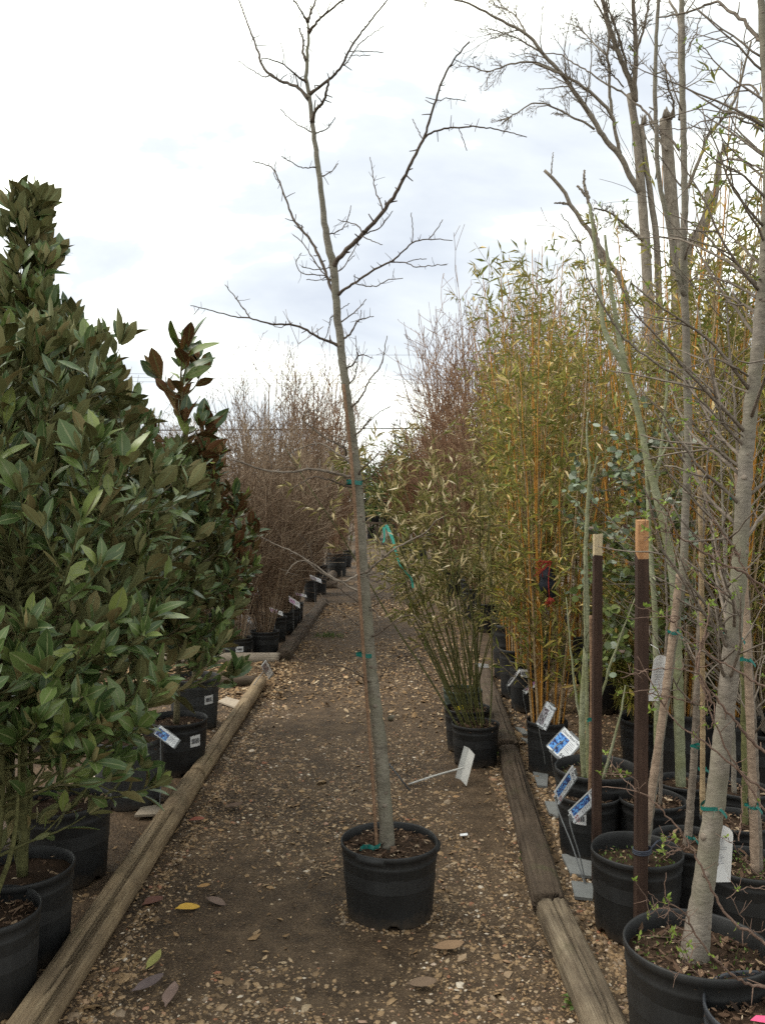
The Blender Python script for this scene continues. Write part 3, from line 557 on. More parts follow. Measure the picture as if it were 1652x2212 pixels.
# ------------------------------------------------------------------ the potted tree in the middle of the path
def main_tree():
    T = potted('potted_tree', 842, 1815, 212, .76, 'tall bare young tree in a black pot standing alone on the path', 'tree', handles=(-2.0, -.15), chips=240, soil=.87)
    D = T.d
    tr = [(838, 1862), (834, 1780), (828, 1700), (822, 1620), (812, 1530), (800, 1430), (790, 1310), (781, 1200), (776, 1100), (768, 1010), (758, 930), (748, 850), (738, 760), (730, 690), (725, 630), (721, 580)] + zA([(692, 1112), (672, 940), (655, 800), (640, 680), (625, 560), (610, 440), (599, 360), (600, 270), (607, 180), (604, 110), (602, 80)])
    wd = np.interp([p[1] for p in tr][::-1], [0, 60, 140, 280, 380, 505, 520, 570, 640, 760, 880, 1000, 1250, 1430, 1600, 1820, 1862], [3, 5, 8, 10, 11.5, 13, 16, 18, 16, 17.5, 19.5, 22, 24, 26, 28, 31, 38])[::-1]
    dep = np.linspace(D, D + .1, len(tr)); p3 = np.array([P(x, y, d) for (x, y), d in zip(tr, dep)]); n = 150; c = smooth(p3, n)
    tt = np.linspace(0, 1, n); r = np.interp(np.interp(tt, np.linspace(0, 1, n), np.concatenate([[0], np.cumsum(np.linalg.norm(np.diff(c, axis=0), axis=1))]) / np.linalg.norm(np.diff(c, axis=0), axis=1).sum()),
        np.concatenate([[0], np.cumsum(np.linalg.norm(np.diff(p3, axis=0), axis=1))]) / np.linalg.norm(np.diff(p3, axis=0), axis=1).sum(), wd) / 2 / F * D
    for k in rng.integers(10, 130, 7): r[k - 2:k + 3] *= np.array([1.01, 1.03, 1.05, 1.03, 1.01])
    c[:, :2] += rng.normal(0, .0012, (n, 2))
    mb = tubes(MB(), c, r, 16)
    tubes(mb, np.array([c[8] + [.018, -.012, .38], c[8] + [.03, -.045, .40]]), np.array([.012, .004]), 8)
    mb.build('trunk', M['bark'], T.root); knots(T, c[:110], r[:110], 16, M['barkmid'])
    br = [
     (zA([(604, 95), (622, 50), (640, 0), (650, -60)]), 5, 3, .1), (zA([(602, 92), (570, 45), (540, 0), (505, -50)]), 4.5, 2.5, -.1), (zA([(610, 165), (650, 100), (690, 60), (770, 0), (830, -40)]), 5.5, 3, -.15),
     (zA([(690, 62), (706, 25), (722, -10)]), 2.5, 1.5, 0), (zA([(583, 292), (580, 240), (584, 195), (564, 130)]), 6, 3, .05), (zA([(660, 78), (650, 50), (636, 22)]), 2, 1.5, .05),
     (zA([(602, 455), (560, 408), (520, 390), (470, 372), (400, 320), (375, 245), (345, 160), (310, 70), (285, 0), (270, -60)]), 6.5, 2.4, .28), (zA([(432, 350), (400, 356), (345, 325), (280, 283)]), 2.2, 1.2, .1),
     (zA([(596, 390), (540, 340), (488, 297), (430, 278), (390, 270)]), 4, 1.4, -.2), (zA([(488, 295), (492, 250), (475, 195)]), 1.8, 1, 0), (zA([(527, 388), (526, 350)]), 1.6, 1, 0),
     (zA([(618, 438), (660, 402), (705, 368), (750, 325), (775, 280), (797, 235), (830, 180), (870, 130), (920, 65), (975, 0), (1000, -40)]), 6, 2.6, -.3), (zA([(795, 238), (870, 238), (955, 246)]), 1.8, 1, .1), (zA([(770, 305), (800, 270), (830, 220), (880, 175), (955, 122)]), 2.4, 1.1, -.1), (zA([(800, 258), (850, 258), (895, 256)]), 1.5, 1, 0),
     (zA([(628, 562), (640, 512), (680, 470), (693, 420), (702, 372)]), 7, 4.5, -.12), (zA([(672, 474), (655, 455), (640, 438)]), 2.2, 1.4, .03),
     (zA([(622, 614), (590, 597), (560, 580), (515, 545), (478, 507)]), 2.6, 1.2, .12), (zA([(646, 630), (690, 600), (712, 575), (730, 545)]), 2.6, 1.4, -.1),
     (zA([(640, 786), (600, 780), (570, 778), (525, 752), (482, 725)]), 2.4, 1.2, -.1), (zA([(668, 828), (700, 805), (715, 795), (745, 760)]), 2.6, 1.4, .1),
     (zA([(728, 1240), (745, 1205), (780, 1165), (860, 1090), (940, 1000), (1010, 900), (1045, 835), (1075, 775), (1140, 645), (1170, 555), (1200, 465), (1235, 360), (1280, 280), (1320, 232), (1355, 193)]), 9.5, 3, -.35),
     (zA([(1140, 645), (1170, 622), (1225, 600), (1300, 593), (1400, 591), (1490, 602), (1560, 620), (1620, 637)]), 4, 1.8, -.15), (zA([(1200, 467), (1250, 458), (1295, 462), (1338, 470)]), 1.8, 1.1, .1), (zA([(1305, 596), (1325, 650), (1342, 700)]), 1.8, 1.1, 0), (zA([(1134, 642), (1110, 595), (1090, 553)]), 2, 1.2, .08),
     (zA([(950, 972), (935, 925), (915, 875), (905, 800), (893, 730)]), 3, 1.4, .15), (zA([(860, 1092), (840, 1052), (800, 1035), (745, 1020)]), 3, 1.6, .12), (zA([(855, 1098), (900, 1118), (950, 1137)]), 2.4, 1.2, -.1), (zA([(870, 1083), (935, 1062), (965, 1025), (998, 980)]), 2.6, 1.3, -.15), (zA([(965, 962), (966, 945), (964, 932)]), 4, 2.5, 0),
     (zA([(748, 1366), (790, 1335), (820, 1315), (920, 1250), (990, 1215), (1040, 1175), (1085, 1130), (1165, 1112), (1275, 1118)]), 5.5, 1.5, -.3), (zA([(988, 1218), (1055, 1222), (1110, 1240), (1180, 1235), (1250, 1230)]), 2.6, 1.3, -.1), (zA([(1058, 1222), (1105, 1206), (1155, 1203)]), 1.8, 1.1, .05), (zA([(1088, 1128), (1090, 1060), (1085, 988)]), 2.2, 1.2, .05), (zA([(1165, 1112), (1200, 1070), (1230, 1020)]), 2.2, 1.4, 0), (zA([(818, 1316), (870, 1328), (920, 1330), (985, 1298), (1045, 1293)]), 2.5, 1.2, -.12), (zA([(822, 1314), (822, 1275)]), 1.8, 1.2, 0),
     (zA([(722, 1372), (708, 1330), (690, 1270), (660, 1200), (615, 1115), (545, 1030), (505, 935), (470, 840), (440, 782), (400, 762), (350, 750)]), 7, 1.8, .35), (zA([(470, 850), (452, 820), (445, 800)]), 1.6, 1, 0), (zA([(455, 800), (453, 770), (455, 750)]), 1.6, 1, 0), (zA([(545, 1032), (548, 995)]), 1.8, 1, 0), (zA([(608, 1110), (602, 1078)]), 2.4, 1.6, 0),
     (zA([(702, 1312), (670, 1262), (625, 1195), (580, 1130), (535, 1090)]), 3, 1.2, .2), (zA([(692, 1285), (640, 1275), (580, 1270), (550, 1225), (575, 1175)]), 2.4, 1.2, .1), (zA([(690, 1250), (640, 1252), (600, 1246), (577, 1237)]), 2.2, 1.3, -.1), (zA([(700, 1310), (650, 1302), (598, 1300)]), 1.8, 1.1, -.05), (zA([(578, 1130), (582, 1085), (580, 1050)]), 1.4, .9, 0),
     (zA([(706, 1098), (740, 1075), (768, 1058), (790, 1015), (805, 955)]), 2.6, 1.3, .1), (zA([(765, 1060), (793, 1050)]), 1.4, 1, 0), (zA([(742, 1282), (770, 1240), (795, 1205), (840, 1120)]), 2.6, 1.2, .15), (zA([(790, 1215), (822, 1184)]), 1.5, 1, 0),
     (zA([(732, 1598), (690, 1582), (650, 1565), (570, 1520), (500, 1507), (420, 1503), (330, 1478), (250, 1468), (180, 1448), (120, 1432), (60, 1420)]), 5.5, 1.6, -.25), (zA([(335, 1476), (300, 1425), (270, 1385), (220, 1323)]), 2.6, 1.3, .1), (zA([(100, 1430), (75, 1463)]), 1.3, 1, 0), (zA([(270, 1390), (280, 1375)]), 1.6, 1, 0), (zA([(505, 1508), (470, 1522), (420, 1503)]), 1.6, 1, 0), (zA([(652, 1560), (648, 1525)]), 1.8, 1.2, 0), (zA([(570, 1520), (568, 1500)]), 1.6, 1, 0),
     (zA([(755, 1575), (800, 1553), (822, 1515), (838, 1490), (870, 1478), (910, 1470)]), 4.5, 1.5, -.1), (zA([(848, 1485), (852, 1440)]), 2, 1.2, 0), (zA([(750, 1497), (790, 1472), (830, 1445), (875, 1390)]), 3, 1.3, .15), (zA([(735, 1460), (712, 1478), (700, 1540), (668, 1610)]), 2.4, 1.1, .1), (zA([(745, 1445), (775, 1425), (797, 1410)]), 1.6, 1, .05),
     (zB([(998, 205), (1030, 185), (1057, 160), (1075, 122), (1110, 115), (1165, 135)]), 4, 1.5, -.1), (zB([(1018, 292), (1050, 262), (1066, 220), (1074, 140), (1062, 0)]), 3, 1.2, .1), (zB([(1028, 425), (1075, 390), (1110, 345), (1140, 270), (1210, 180), (1235, 90), (1250, 0)]), 4.5, 1.3, -.2),
     (zB([(1045, 608), (1105, 552), (1140, 505), (1162, 483)]), 4.5, 2.2, -.12), (zB([(1120, 538), (1190, 470), (1230, 440), (1275, 420)]), 2.4, 1.1, .05), (zB([(1008, 642), (940, 605), (860, 578)]), 2.5, 1.2, .1),
     (zB([(1005, 715), (1002, 680), (960, 650), (900, 620), (800, 550), (740, 500)]), 5, 2.2, -.2), (zB([(742, 500), (760, 465), (790, 450), (835, 440)]), 2.2, 1.2, -.1), (zB([(1050, 772), (950, 700), (850, 645), (760, 662), (660, 710)]), 4.5, 1.5, .15),
     (zB([(1060, 850), (980, 832), (900, 812), (790, 795), (700, 812), (590, 812), (470, 790), (380, 755), (318, 738)]), 7, 3, -.3), (zB([(565, 795), (552, 730), (530, 690), (510, 640)]), 2.2, 1.2, .05), (zB([(600, 812), (640, 785), (700, 790)]), 1.8, 1, 0), (zB([(372, 750), (400, 768), (440, 772)]), 1.8, 1, 0),
     (zB([(1076, 835), (1100, 795), (1160, 745), (1210, 685)]), 4, 1.8, -.15), (zB([(1035, 915), (980, 890), (920, 865), (815, 845), (740, 880), (670, 920)]), 4, 1.5, -.2), (zB([(1088, 895), (1140, 850), (1200, 800), (1300, 740)]), 2.4, 1.1, -.1), (zB([(1030, 880), (980, 850), (880, 905)]), 1.8, 1, -.1),
     (zB([(1108, 1400), (1080, 1425), (1040, 1450), (980, 1470), (900, 1440), (830, 1400), (760, 1345), (690, 1368), (645, 1430)]), 5, 1.6, -.3), (zB([(1096, 1545), (1050, 1515), (1000, 1485), (900, 1430), (800, 1360), (690, 1290), (600, 1255), (470, 1190)]), 4.5, 1.4, .2), (zB([(1075, 1592), (1000, 1535), (930, 1490), (850, 1440)]), 3, 1.3, -.1), (zB([(825, 1400), (800, 1330), (790, 1270), (720, 1180)]), 2, 1.1, 0),
     (zB([(1130, 1415), (1160, 1385), (1200, 1350), (1300, 1270), (1420, 1210), (1490, 1165), (1540, 1110), (1590, 1080)]), 5.5, 2, -.3), (zB([(1160, 1382), (1178, 1345), (1182, 1318)]), 2.2, 1.4, 0), (zB([(1420, 1210), (1470, 1195), (1530, 1180)]), 2, 1.1, -.1), (zB([(1105, 1400), (1145, 1450), (1190, 1468), (1225, 1445), (1245, 1380), (1255, 1330)]), 3.5, 1.4, -.12),
     (zB([(1140, 1595), (1180, 1555), (1220, 1525), (1290, 1490), (1360, 1478)]), 3, 1.2, .1), (zB([(1138, 1642), (1170, 1640), (1190, 1665), (1205, 1710), (1222, 1762), (1270, 1780), (1340, 1770)]), 3.2, 1.2, -.2), (zB([(1155, 1640), (1190, 1600), (1230, 1550)]), 2.2, 1.1, -.1),
     (zB([(1158, 1825), (1195, 1782), (1260, 1730), (1340, 1680), (1400, 1668), (1430, 1690), (1455, 1725)]), 4, 1.3, -.25), (zB([(1110, 1760), (1070, 1722), (1030, 1690), (940, 1625), (880, 1590), (850, 1540)]), 3.6, 1.5, .15),
     (zH([(1590, 1030), (1530, 970), (1400, 890), (1280, 860), (1090, 840), (960, 820), (890, 765)]), 4, 1.4, -.2), (zH([(1165, 845), (1150, 790), (1120, 740)]), 1.6, 1, 0), ([(818, 1492), (832, 1450), (846, 1434), (857, 1440), (850, 1462), (843, 1472)], 2.6, 1.2, -.08)]
    for pts, w0, w1, dd in br:
        px, py = pts[0]; i = int(np.argmin(np.hypot(*(np.array(proj(c)[:2]) - np.array([[px], [py]])))));
        near = math.hypot(proj(c)[0][i] - px, proj(c)[1][i] - py) < 16
        d0 = float(c[i][1]) if near else D + rng.uniform(-.12, .12) * 1.0
        mb = MB(); vbranch(mb, pts, d0, d0 + dd, w0 * 1.05, max(w1, 1.6), 6, spurs=int(len(pts) * 1.5) if len(pts) > 3 else 0, start=c[i] if near else None); mb.build('branch', M['barkdark'] if (py < 760 or w0 < 4.2) else M['barkmid'], T.root)  # thin twigs are dark; high branches get backlit darkness painted into the bark colour
    cane = np.array([P(x, y, D - .035 + .03 * i / 6) for i, (x, y) in enumerate([(814, 1835), (803, 1660), (788, 1450), (776, 1270), (768, 1120), (758, 985), (742, 830)])])
    o = tubes(MB(), smooth(cane, 60), np.full(60, .0062) * (1 + .12 * (np.arange(60) % 9 == 0)), 8).build('support_cane', M['canebrown']); tag(o, 'slender brown bamboo cane tied along the trunk of the potted tree', 'cane')
    for k, (x, y, rr) in enumerate([(791, 1412, .030), (769, 1042, .027)]):
        q = P(x, y, D + .03); th = np.linspace(0, 2 * math.pi, 20); ring = np.stack([q[0] + (rr + .004) * np.cos(th) - .006, q[1] + (rr + .004) * np.sin(th) - .012, q[2] + .003 * np.sin(th * 2)], -1)
        v = np.concatenate([ring - [0, 0, .008], ring + [0, 0, .008]]); f = np.array([(i, i + 1, i + 21, i + 20) for i in range(19)])
        tag(MB().add(v, f).build('plastic_tie', M['teal']), ['teal tie round the trunk halfway above the pot', 'teal tie round the trunk just below a long side branch'][k], 'tie', 'teal ties on the tree trunk')
    q = P(803, 1836, D - .05); kk = np.linspace(0, 1, 16); pts = q + np.stack([-.045 + .07 * kk + .008 * np.sin(kk * 21), -.012 * np.cos(kk * 9), .006 * np.sin(kk * 14)], -1); pts[:, 2] = np.maximum(pts[:, 2], T.z + .004)
    v = np.concatenate([pts, pts + [0.002, .004, .016]]); tag(MB().add(v, np.array([(i, i + 1, i + 17, i + 16) for i in range(15)])).build('plastic_tie', M['teal']), 'crumpled teal tie lying on the soil of the lone potted tree', 'tie')
main_tree()
# ------------------------------------------------------------------ broadleaf magnolias on the left
MAGME = {}
def mag_obj_mesh(mat):
    if mat.name not in MAGME:
        MAGME[mat.name] = []
        for v, f in MAG: MAGME[mat.name].append(MB().add(v, f, np.array([1., 0, 1.] * (len(v) // 3))).mesh('leaf', mat))
    return MAGME[mat.name]
def magnolia(T, height, prof, nb, mat, lean=(0, 0), zmin=.12, lsize=.115, nobj=300, stem='magstem', multi=0, dens=1.0, bias=None, sub=2, rise=1.5):
    b = np.array([T.x, T.y, T.z - .02]); H = height - T.z; top = np.array([T.x + lean[0], T.y + lean[1], height])
    tt = np.linspace(0, 1, 14); lead = b + (top - b) * tt[:, None] + np.stack([np.sin(tt * 5) * .03, np.cos(tt * 4) * .03 - .03, tt * 0], -1) * tt[:, None]
    ST = MB(); tubes(ST, lead, np.linspace(.018, .004, 14) * (.8 + H / 5), 7)
    for k in range(multi):
        a = rng.uniform(0, 6.28); Pt, R = grow([b], [[.35 * math.cos(a), .35 * math.sin(a), 1]], H * rng.uniform(.6, .9), .011, 10, .06, .05); tubes(ST, Pt, R, 6)
    ST.build('trunk', M[stem], T.root)
    tb = zmin + (0.985 - zmin) * rng.random(nb) ** .9; az = np.arange(nb) * 2.39996 + rng.normal(0, .3, nb)
    Rr = np.interp(tb, [p[0] for p in prof], [p[1] for p in prof]) * rng.uniform(.6, 1.12, nb)
    if bias is not None: Rr = Rr * (1 + bias[2] * np.cos(az - math.atan2(bias[1], bias[0])))
    st = np.stack([np.interp(tb, tt, lead[:, i]) for i in range(3)], -1)
    rad = np.stack([np.cos(az), np.sin(az), np.zeros(nb)], -1); dz = np.zeros((nb, 3)); dz[:, 2] = .45 * tb + .06; dr = unit(rad + dz + rng.normal(0, .12, (nb, 3)))
    Pt, R = grow(st, dr, Rr * 1.12, .0065, 7, .05, rise * .13 * (.25 + .75 * np.minimum(1, tb * 1.6)), .4); BR = MB(); tubes(BR, Pt, R, 5)
    s, d, L, r = spawn(Pt, R, sub, .35, .92, .75, .5, .8, .8); P2, R2 = grow(s, d, np.maximum(L, .07), r, 5, .06, rise * .16, .6); tubes(BR, P2, R2, 4)
    BR.build('branches', M[stem], T.root, kind='stuff')
    pos, X, Zn = [], [], []
    def along(Pq, t0, gap):
        m, K, _ = Pq.shape; LL = np.linalg.norm(np.diff(Pq, axis=1), axis=2).sum(1)
        for i in range(m):
            k = max(2, int(LL[i] * (1 - t0) / gap * dens)); t = np.linspace(t0, 1, k); ph = rng.uniform(0, 6.28) + np.arange(k) * 2.4
            nT = 6; t = np.concatenate([t, np.ones(nT)]); ph = np.concatenate([ph, rng.uniform(0, 6.28) + np.arange(nT) * 6.28 / nT]); k += nT
            u = t * (K - 1); a = np.clip(u.astype(int), 0, K - 2); fr = (u - a)[:, None]; p = Pq[i, a] * (1 - fr) + Pq[i, a + 1] * fr; S = unit(Pq[i, a + 1] - Pq[i, a] + [0, 0, .01])
            e1 = unit(np.cross(S, [0.3, 0.2, 1.])); e2 = np.cross(S, e1); rd = np.cos(ph)[:, None] * e1 + np.sin(ph)[:, None] * e2
            op = np.where(t > .999, rng.uniform(.25, .8, k), rng.uniform(.5, 1.15, k))[:, None]
            x = unit(S + rd * op + [0, 0, .12] + rng.normal(0, .18, (k, 3))); z = unit(S - (S * x).sum(1, keepdims=True) * x + rng.normal(0, .22, (k, 3)))
            pos.append(p + x * .012); X.append(x); Zn.append(z)
    along(Pt, .25, .024); along(P2, .2, .024); along(lead[None, 6:], .3, .022)
    pos, X, Zn = np.concatenate(pos), np.concatenate(X), np.concatenate(Zn); n = len(pos); size = lsize * np.clip(np.exp(rng.normal(-.36, .32, n)), .33, 1.15); wid = rng.uniform(.75, 1.25, n); var = rng.integers(0, 6, n)
    px, py, dep = proj(pos + X * size[:, None] * .5); vis = (px > -20) & (px < 1672) & (py > -20) & (py < 2232)
    dist = np.linalg.norm(pos - np.array([0, 0, CAMH]), axis=1); score = np.where(vis, dist - .25 * rng.random(n), 1e6)
    own = np.zeros(n, bool); own[np.argsort(score)[:nobj]] = True; own &= vis
    ms = mag_obj_mesh(mat); Xn = unit(X); Yn = unit(np.cross(Zn, Xn)); Zz = np.cross(Xn, Yn)
    inv = Matrix.Translation(-T.root.location)
    for i in np.nonzero(own)[0]:
        o = bpy.data.objects.new('leaf', ms[var[i]]); COL.objects.link(o); o.parent = T.root; o.matrix_parent_inverse = inv; s = size[i]; sy = s * wid[i]
        o.matrix_basis = Matrix(((Xn[i, 0] * s, Yn[i, 0] * sy, Zz[i, 0] * s, pos[i, 0]), (Xn[i, 1] * s, Yn[i, 1] * sy, Zz[i, 1] * s, pos[i, 1]), (Xn[i, 2] * s, Yn[i, 2] * sy, Zz[i, 2] * s, pos[i, 2]), (0, 0, 0, 1)))
    fo = MB()
    for k in range(6):
        m = (~own) & (var == k); leafset(fo, MAGC[k], pos[m], X[m], Zn[m], size[m], wid[m])
    fo.build('foliage', mat, T.root, kind='stuff')
def left_bed():
    g = 'magnolias in black pots'
    T = potted('potted_magnolia', -34, 1972, 230, .9, 'sprawling low magnolia in the near corner pot with long bare stems', 'magnolia', g, chips=160, barcode=None)
    magnolia(T, 1.15, [(0, .42), (.3, .48), (.7, .42), (1, .15)], 50, M['mag'], (.06, .1), .12, .105, 300, 'stemgreen', 3, .8, (1, .3, -.1), 1, .6)
    T = potted('potted_magnolia', 45, 1871, 220, .9, 'broad magnolia rising from the pot behind the near corner pot', 'magnolia', g, chips=30)
    magnolia(T, 2.05, [(0, .5), (.3, .56), (.6, .58), (.85, .4), (1, .1)], 105, M['mag'], (-.05, .1), .16, .11, 300, 'stemgreen', 4, .9, (1, -.3, .05), 2)
    T = potted('potted_magnolia', 135, 1725, 200, .85, 'tallest magnolia with its narrow leafy top against the sky', 'magnolia', g)
    magnolia(T, 2.88, [(0, .5), (.2, .64), (.45, .56), (.64, .3), (.8, .14), (.9, .09), (1, .05)], 120, M['mag'], (-.2, .25), .12, .115, 300, 'magstem', 0, 1.1, None, 2)
    T = potted('potted_magnolia', 277, 1594, 155, .92, 'rounded dark magnolia in the dusty grey pot behind the leaning tag', 'magnolia', g, mat='potgrey')
    magnolia(T, 2.46, [(0, .3), (.22, .42), (.5, .46), (.7, .24), (.86, .1), (1, .04)], 125, M['mag'], (-.24, .2), .2, .125, 300, 'magstem', 0, 1.1, (-1, 0, .15), 2)
    T = potted('potted_magnolia', 380, 1549, 135, .86, 'magnolia with rust brown leaf undersides and a bare leaning leader', 'magnolia', g, barcode=(-.68, .66, .07, .065))
    magnolia(T, 1.8, [(0, .26), (.2, .36), (.5, .40), (.8, .28), (1, .1)], 84, M['mag'], (.02, .05), .2, .11, 260, 'magstem', 0, 1.1, None, 2)
    top = Pot(); top.x, top.y, top.z, top.root = T.x + .02, T.y + .02, 1.7, T.root
    magnolia(top, 2.38, [(0, .14), (.3, .18), (.5, .08), (.75, .24), (.9, .2), (1, .06)], 17, M['magbrown'], (.05, 0), .1, .175, 220, 'magstem', 0, .62, None, 0)
    T = potted('potted_magnolia', 419, 1462, 110, 1.0, 'dark magnolia behind the rust backed one with a barcode on its grey pot', 'magnolia', g, mat='potgrey', barcode=(-.73, .6, .07, .06))
    magnolia(T, 1.9, [(0, .2), (.2, .32), (.5, .38), (.8, .24), (1, .08)], 80, M['magbrown'], (.08, .05), .24, .12, 220, 'magstem', 0, 1.0, None, 2)
    for x, y, h, r, lab in ((-2.0, 3.9, 2.2, .5, 'magnolia in the second row behind the tallest one'), (-2.15, 5.6, 2.2, .45, 'magnolia at the back between the rounded one and the far shrubs'), (-2.0, 2.9, 1.9, .5, 'magnolia at the left edge behind the broad one')):
        T = potted_at('potted_magnolia', x, y, .37, .33, lab, 'magnolia', g, chips=40); magnolia(T, h, [(0, .25), (.3, r), (.6, r), (.85, .3), (1, .1)], 80, M['mag'], (0, 0), .15, .115, 120, 'magstem', 0, 1.0)
left_bed()

# ------------------------------------------------------------------ bare twiggy shrubs
def shrub(T, height, spread, nst, nt, mat, wig=.06, r0=.006, up=.05, twl=.28, whip=0.0, base_r=.08, tw_r=.0016, stems_mat=None):
    b = np.array([T.x, T.y, T.z]); a = rng.uniform(0, 6.28, nst); q = np.sqrt(rng.random(nst)); out = np.stack([np.cos(a) * q, np.sin(a) * q, np.zeros(nst)], -1)
    st = b + out * base_r; H = height - T.z; L = H * rng.uniform(.62, 1.02, nst) * (1 + whip * (rng.random(nst) < .2))
    dr = np.array([0, 0, 1.]) + out * (spread / H) * 1.15 + rng.normal(0, .05, (nst, 3))
    Pt, R = grow(st, dr, L, r0 * rng.uniform(.6, 1.2, nst), 7, wig, up, .3); mb = MB(); tubes(mb, Pt, R, 4, False); mb.build('stems', stems_mat or mat, T.root, kind='stuff')
    s, d, l, r = spawn(Pt, R, max(1, nt // nst), .18, 1.0, .75, twl, .6, .9); P2, R2 = grow(s, d, l, np.maximum(r, tw_r * 1.4), 4, wig * 2, up * 1.6, .5); tb = MB(); tubes(tb, P2, np.maximum(R2, tw_r * .95), 3, False)
    s, d, l, r = spawn(P2, R2, 2, .2, 1.0, .6, .55, .7, .9); P3, R3 = grow(s, d, l, np.maximum(r, tw_r * 1.1), 3, wig * 2.4, up, .6); tubes(tb, P3, np.maximum(R3, tw_r * .9), 3, False)
    tb.build('twigs', mat, T.root, kind='stuff')
    return Pt
def bay_two():
    g = 'brown bare shrubs in black pots'
    rows = [(514, 1373, 62, .8, 'brown shrub in the pot with a barcode behind the pale cross timber', (-1.3, .55, .075, .055)), (572, 1359, 63, .88, 'brown shrub with thick bare stems in the corner pot by the pale timber', None), (591, 1330, 58, .98, 'brown shrub third along the brown timber', None),
            (611, 1321, 50, .98, 'brown shrub fourth along the brown timber, with a leaning pink tag', None), (622, 1312, 46, .98, 'brown shrub fifth along the brown timber', None), (634, 1300, 44, .98, 'brown shrub next to last along the brown timber', None)]
    for k, (cx, yr, wd, kk, lab, bc) in enumerate(rows):
        T = potted('potted_shrub', cx, yr, wd, kk, lab, 'shrub', g, chips=20, barcode=bc); shrub(T, 2.35 + .1 * (k % 3), .66, 44, 600, M['twigbrown'], .11, .0046, .02, .36, 0, .08, .0019)
    T = potted('potted_shrub', 671, 1251, 30, 1.55, 'last shrub of the brown bed in a tall narrow black pot', 'shrub', g, chips=0); shrub(T, 3.4, .5, 30, 300, M['twigbrown'], .05, .006)
    k = 0
    for y in (9.1, 10.1, 11.2, 12.3, 13.2):
        for x in (-1.95, -2.75):
            T = potted_at('potted_shrub', x + rng.normal(0, .07), y + rng.normal(0, .1), .3, .27, 'brown bare shrub, %s from the pale cross timber in the %s column' % (('first', 'second', 'third', 'fourth', 'fifth')[k // 2], ('second', 'third')[k % 2]), 'shrub', 'brown shrubs in the back rows', chips=0)
            shrub(T, 2.52 + rng.uniform(-.15, .25), .7, 34, 400, M['twigbrown'] , .10, .0046, .025, .34, 0, .08, .0022); k += 1
    for i, (x, y, h) in enumerate([(-1.15, 14.9, 3.9), (-1.9, 14.6, 4.1), (-1.3, 16.3, 4.3), (-2.2, 16.2, 3.8), (-.95, 18.2, 3.9)]):
        T = potted_at('potted_shrub', x, y, .42, .5, ['tall whippy shrub at the front of the far left bed', 'tallest whippy shrub behind the brown shrub bed', 'tall whippy shrub beside the far timber', 'tall whippy shrub at the back of the far left bed', 'tall whippy shrub nearest the far benches'][i], 'shrub', 'tall whippy shrubs', chips=0)
        shrub(T, h, .75, 52, 320, M['twigbrown'] if i % 2 else M['twigred'], .035, .010, .02, .24, .15, .1, .0038)
bay_two()
def right_far():
    spec = [(1.25, 11.6, 4.0), (1.9, 11.2, 4.2), (1.35, 13.0, 4.6), (2.2, 12.8, 4.8), (1.2, 14.6, 4.3), (2.9, 12.0, 4.6), (2.0, 15.0, 4.8), (3.4, 13.6, 4.6), (1.15, 16.6, 4.0)]
    for i, (x, y, h) in enumerate(spec):
        T = potted_at('potted_shrub', x, y, .38, .42, 'tall reddish twiggy shrub beyond the bamboo, %s in line counted from the path' % ('second', 'fourth', 'third', 'seventh', 'first nearest', 'eighth', 'sixth', 'ninth', 'farthest but slim')[i], 'shrub', 'reddish shrubs beyond the bamboo', chips=0)
        shrub(T, h, .8, 52, 380, M['twigred'], .045, .009, .015, .26, .12, .1, .0036)
    for i, (x, y) in enumerate([(1.3, 19.5), (2.1, 20.5), (1.0, 23.5), (2.2, 24.0), (.7, 26.5), (1.7, 27.5)]):
        T = potted_at('potted_shrub', x, y, .4, .4, '%s rust coloured twiggy shrub far down the path' % ('nearest', 'second', 'third', 'fourth', 'fifth', 'farthest')[i], 'shrub', 'rust coloured far shrubs', chips=0); shrub(T, 3.6, .9, 36, 300, M['twigrust'], .08, .01, .02, .35, 0, .12, .007)
right_far()

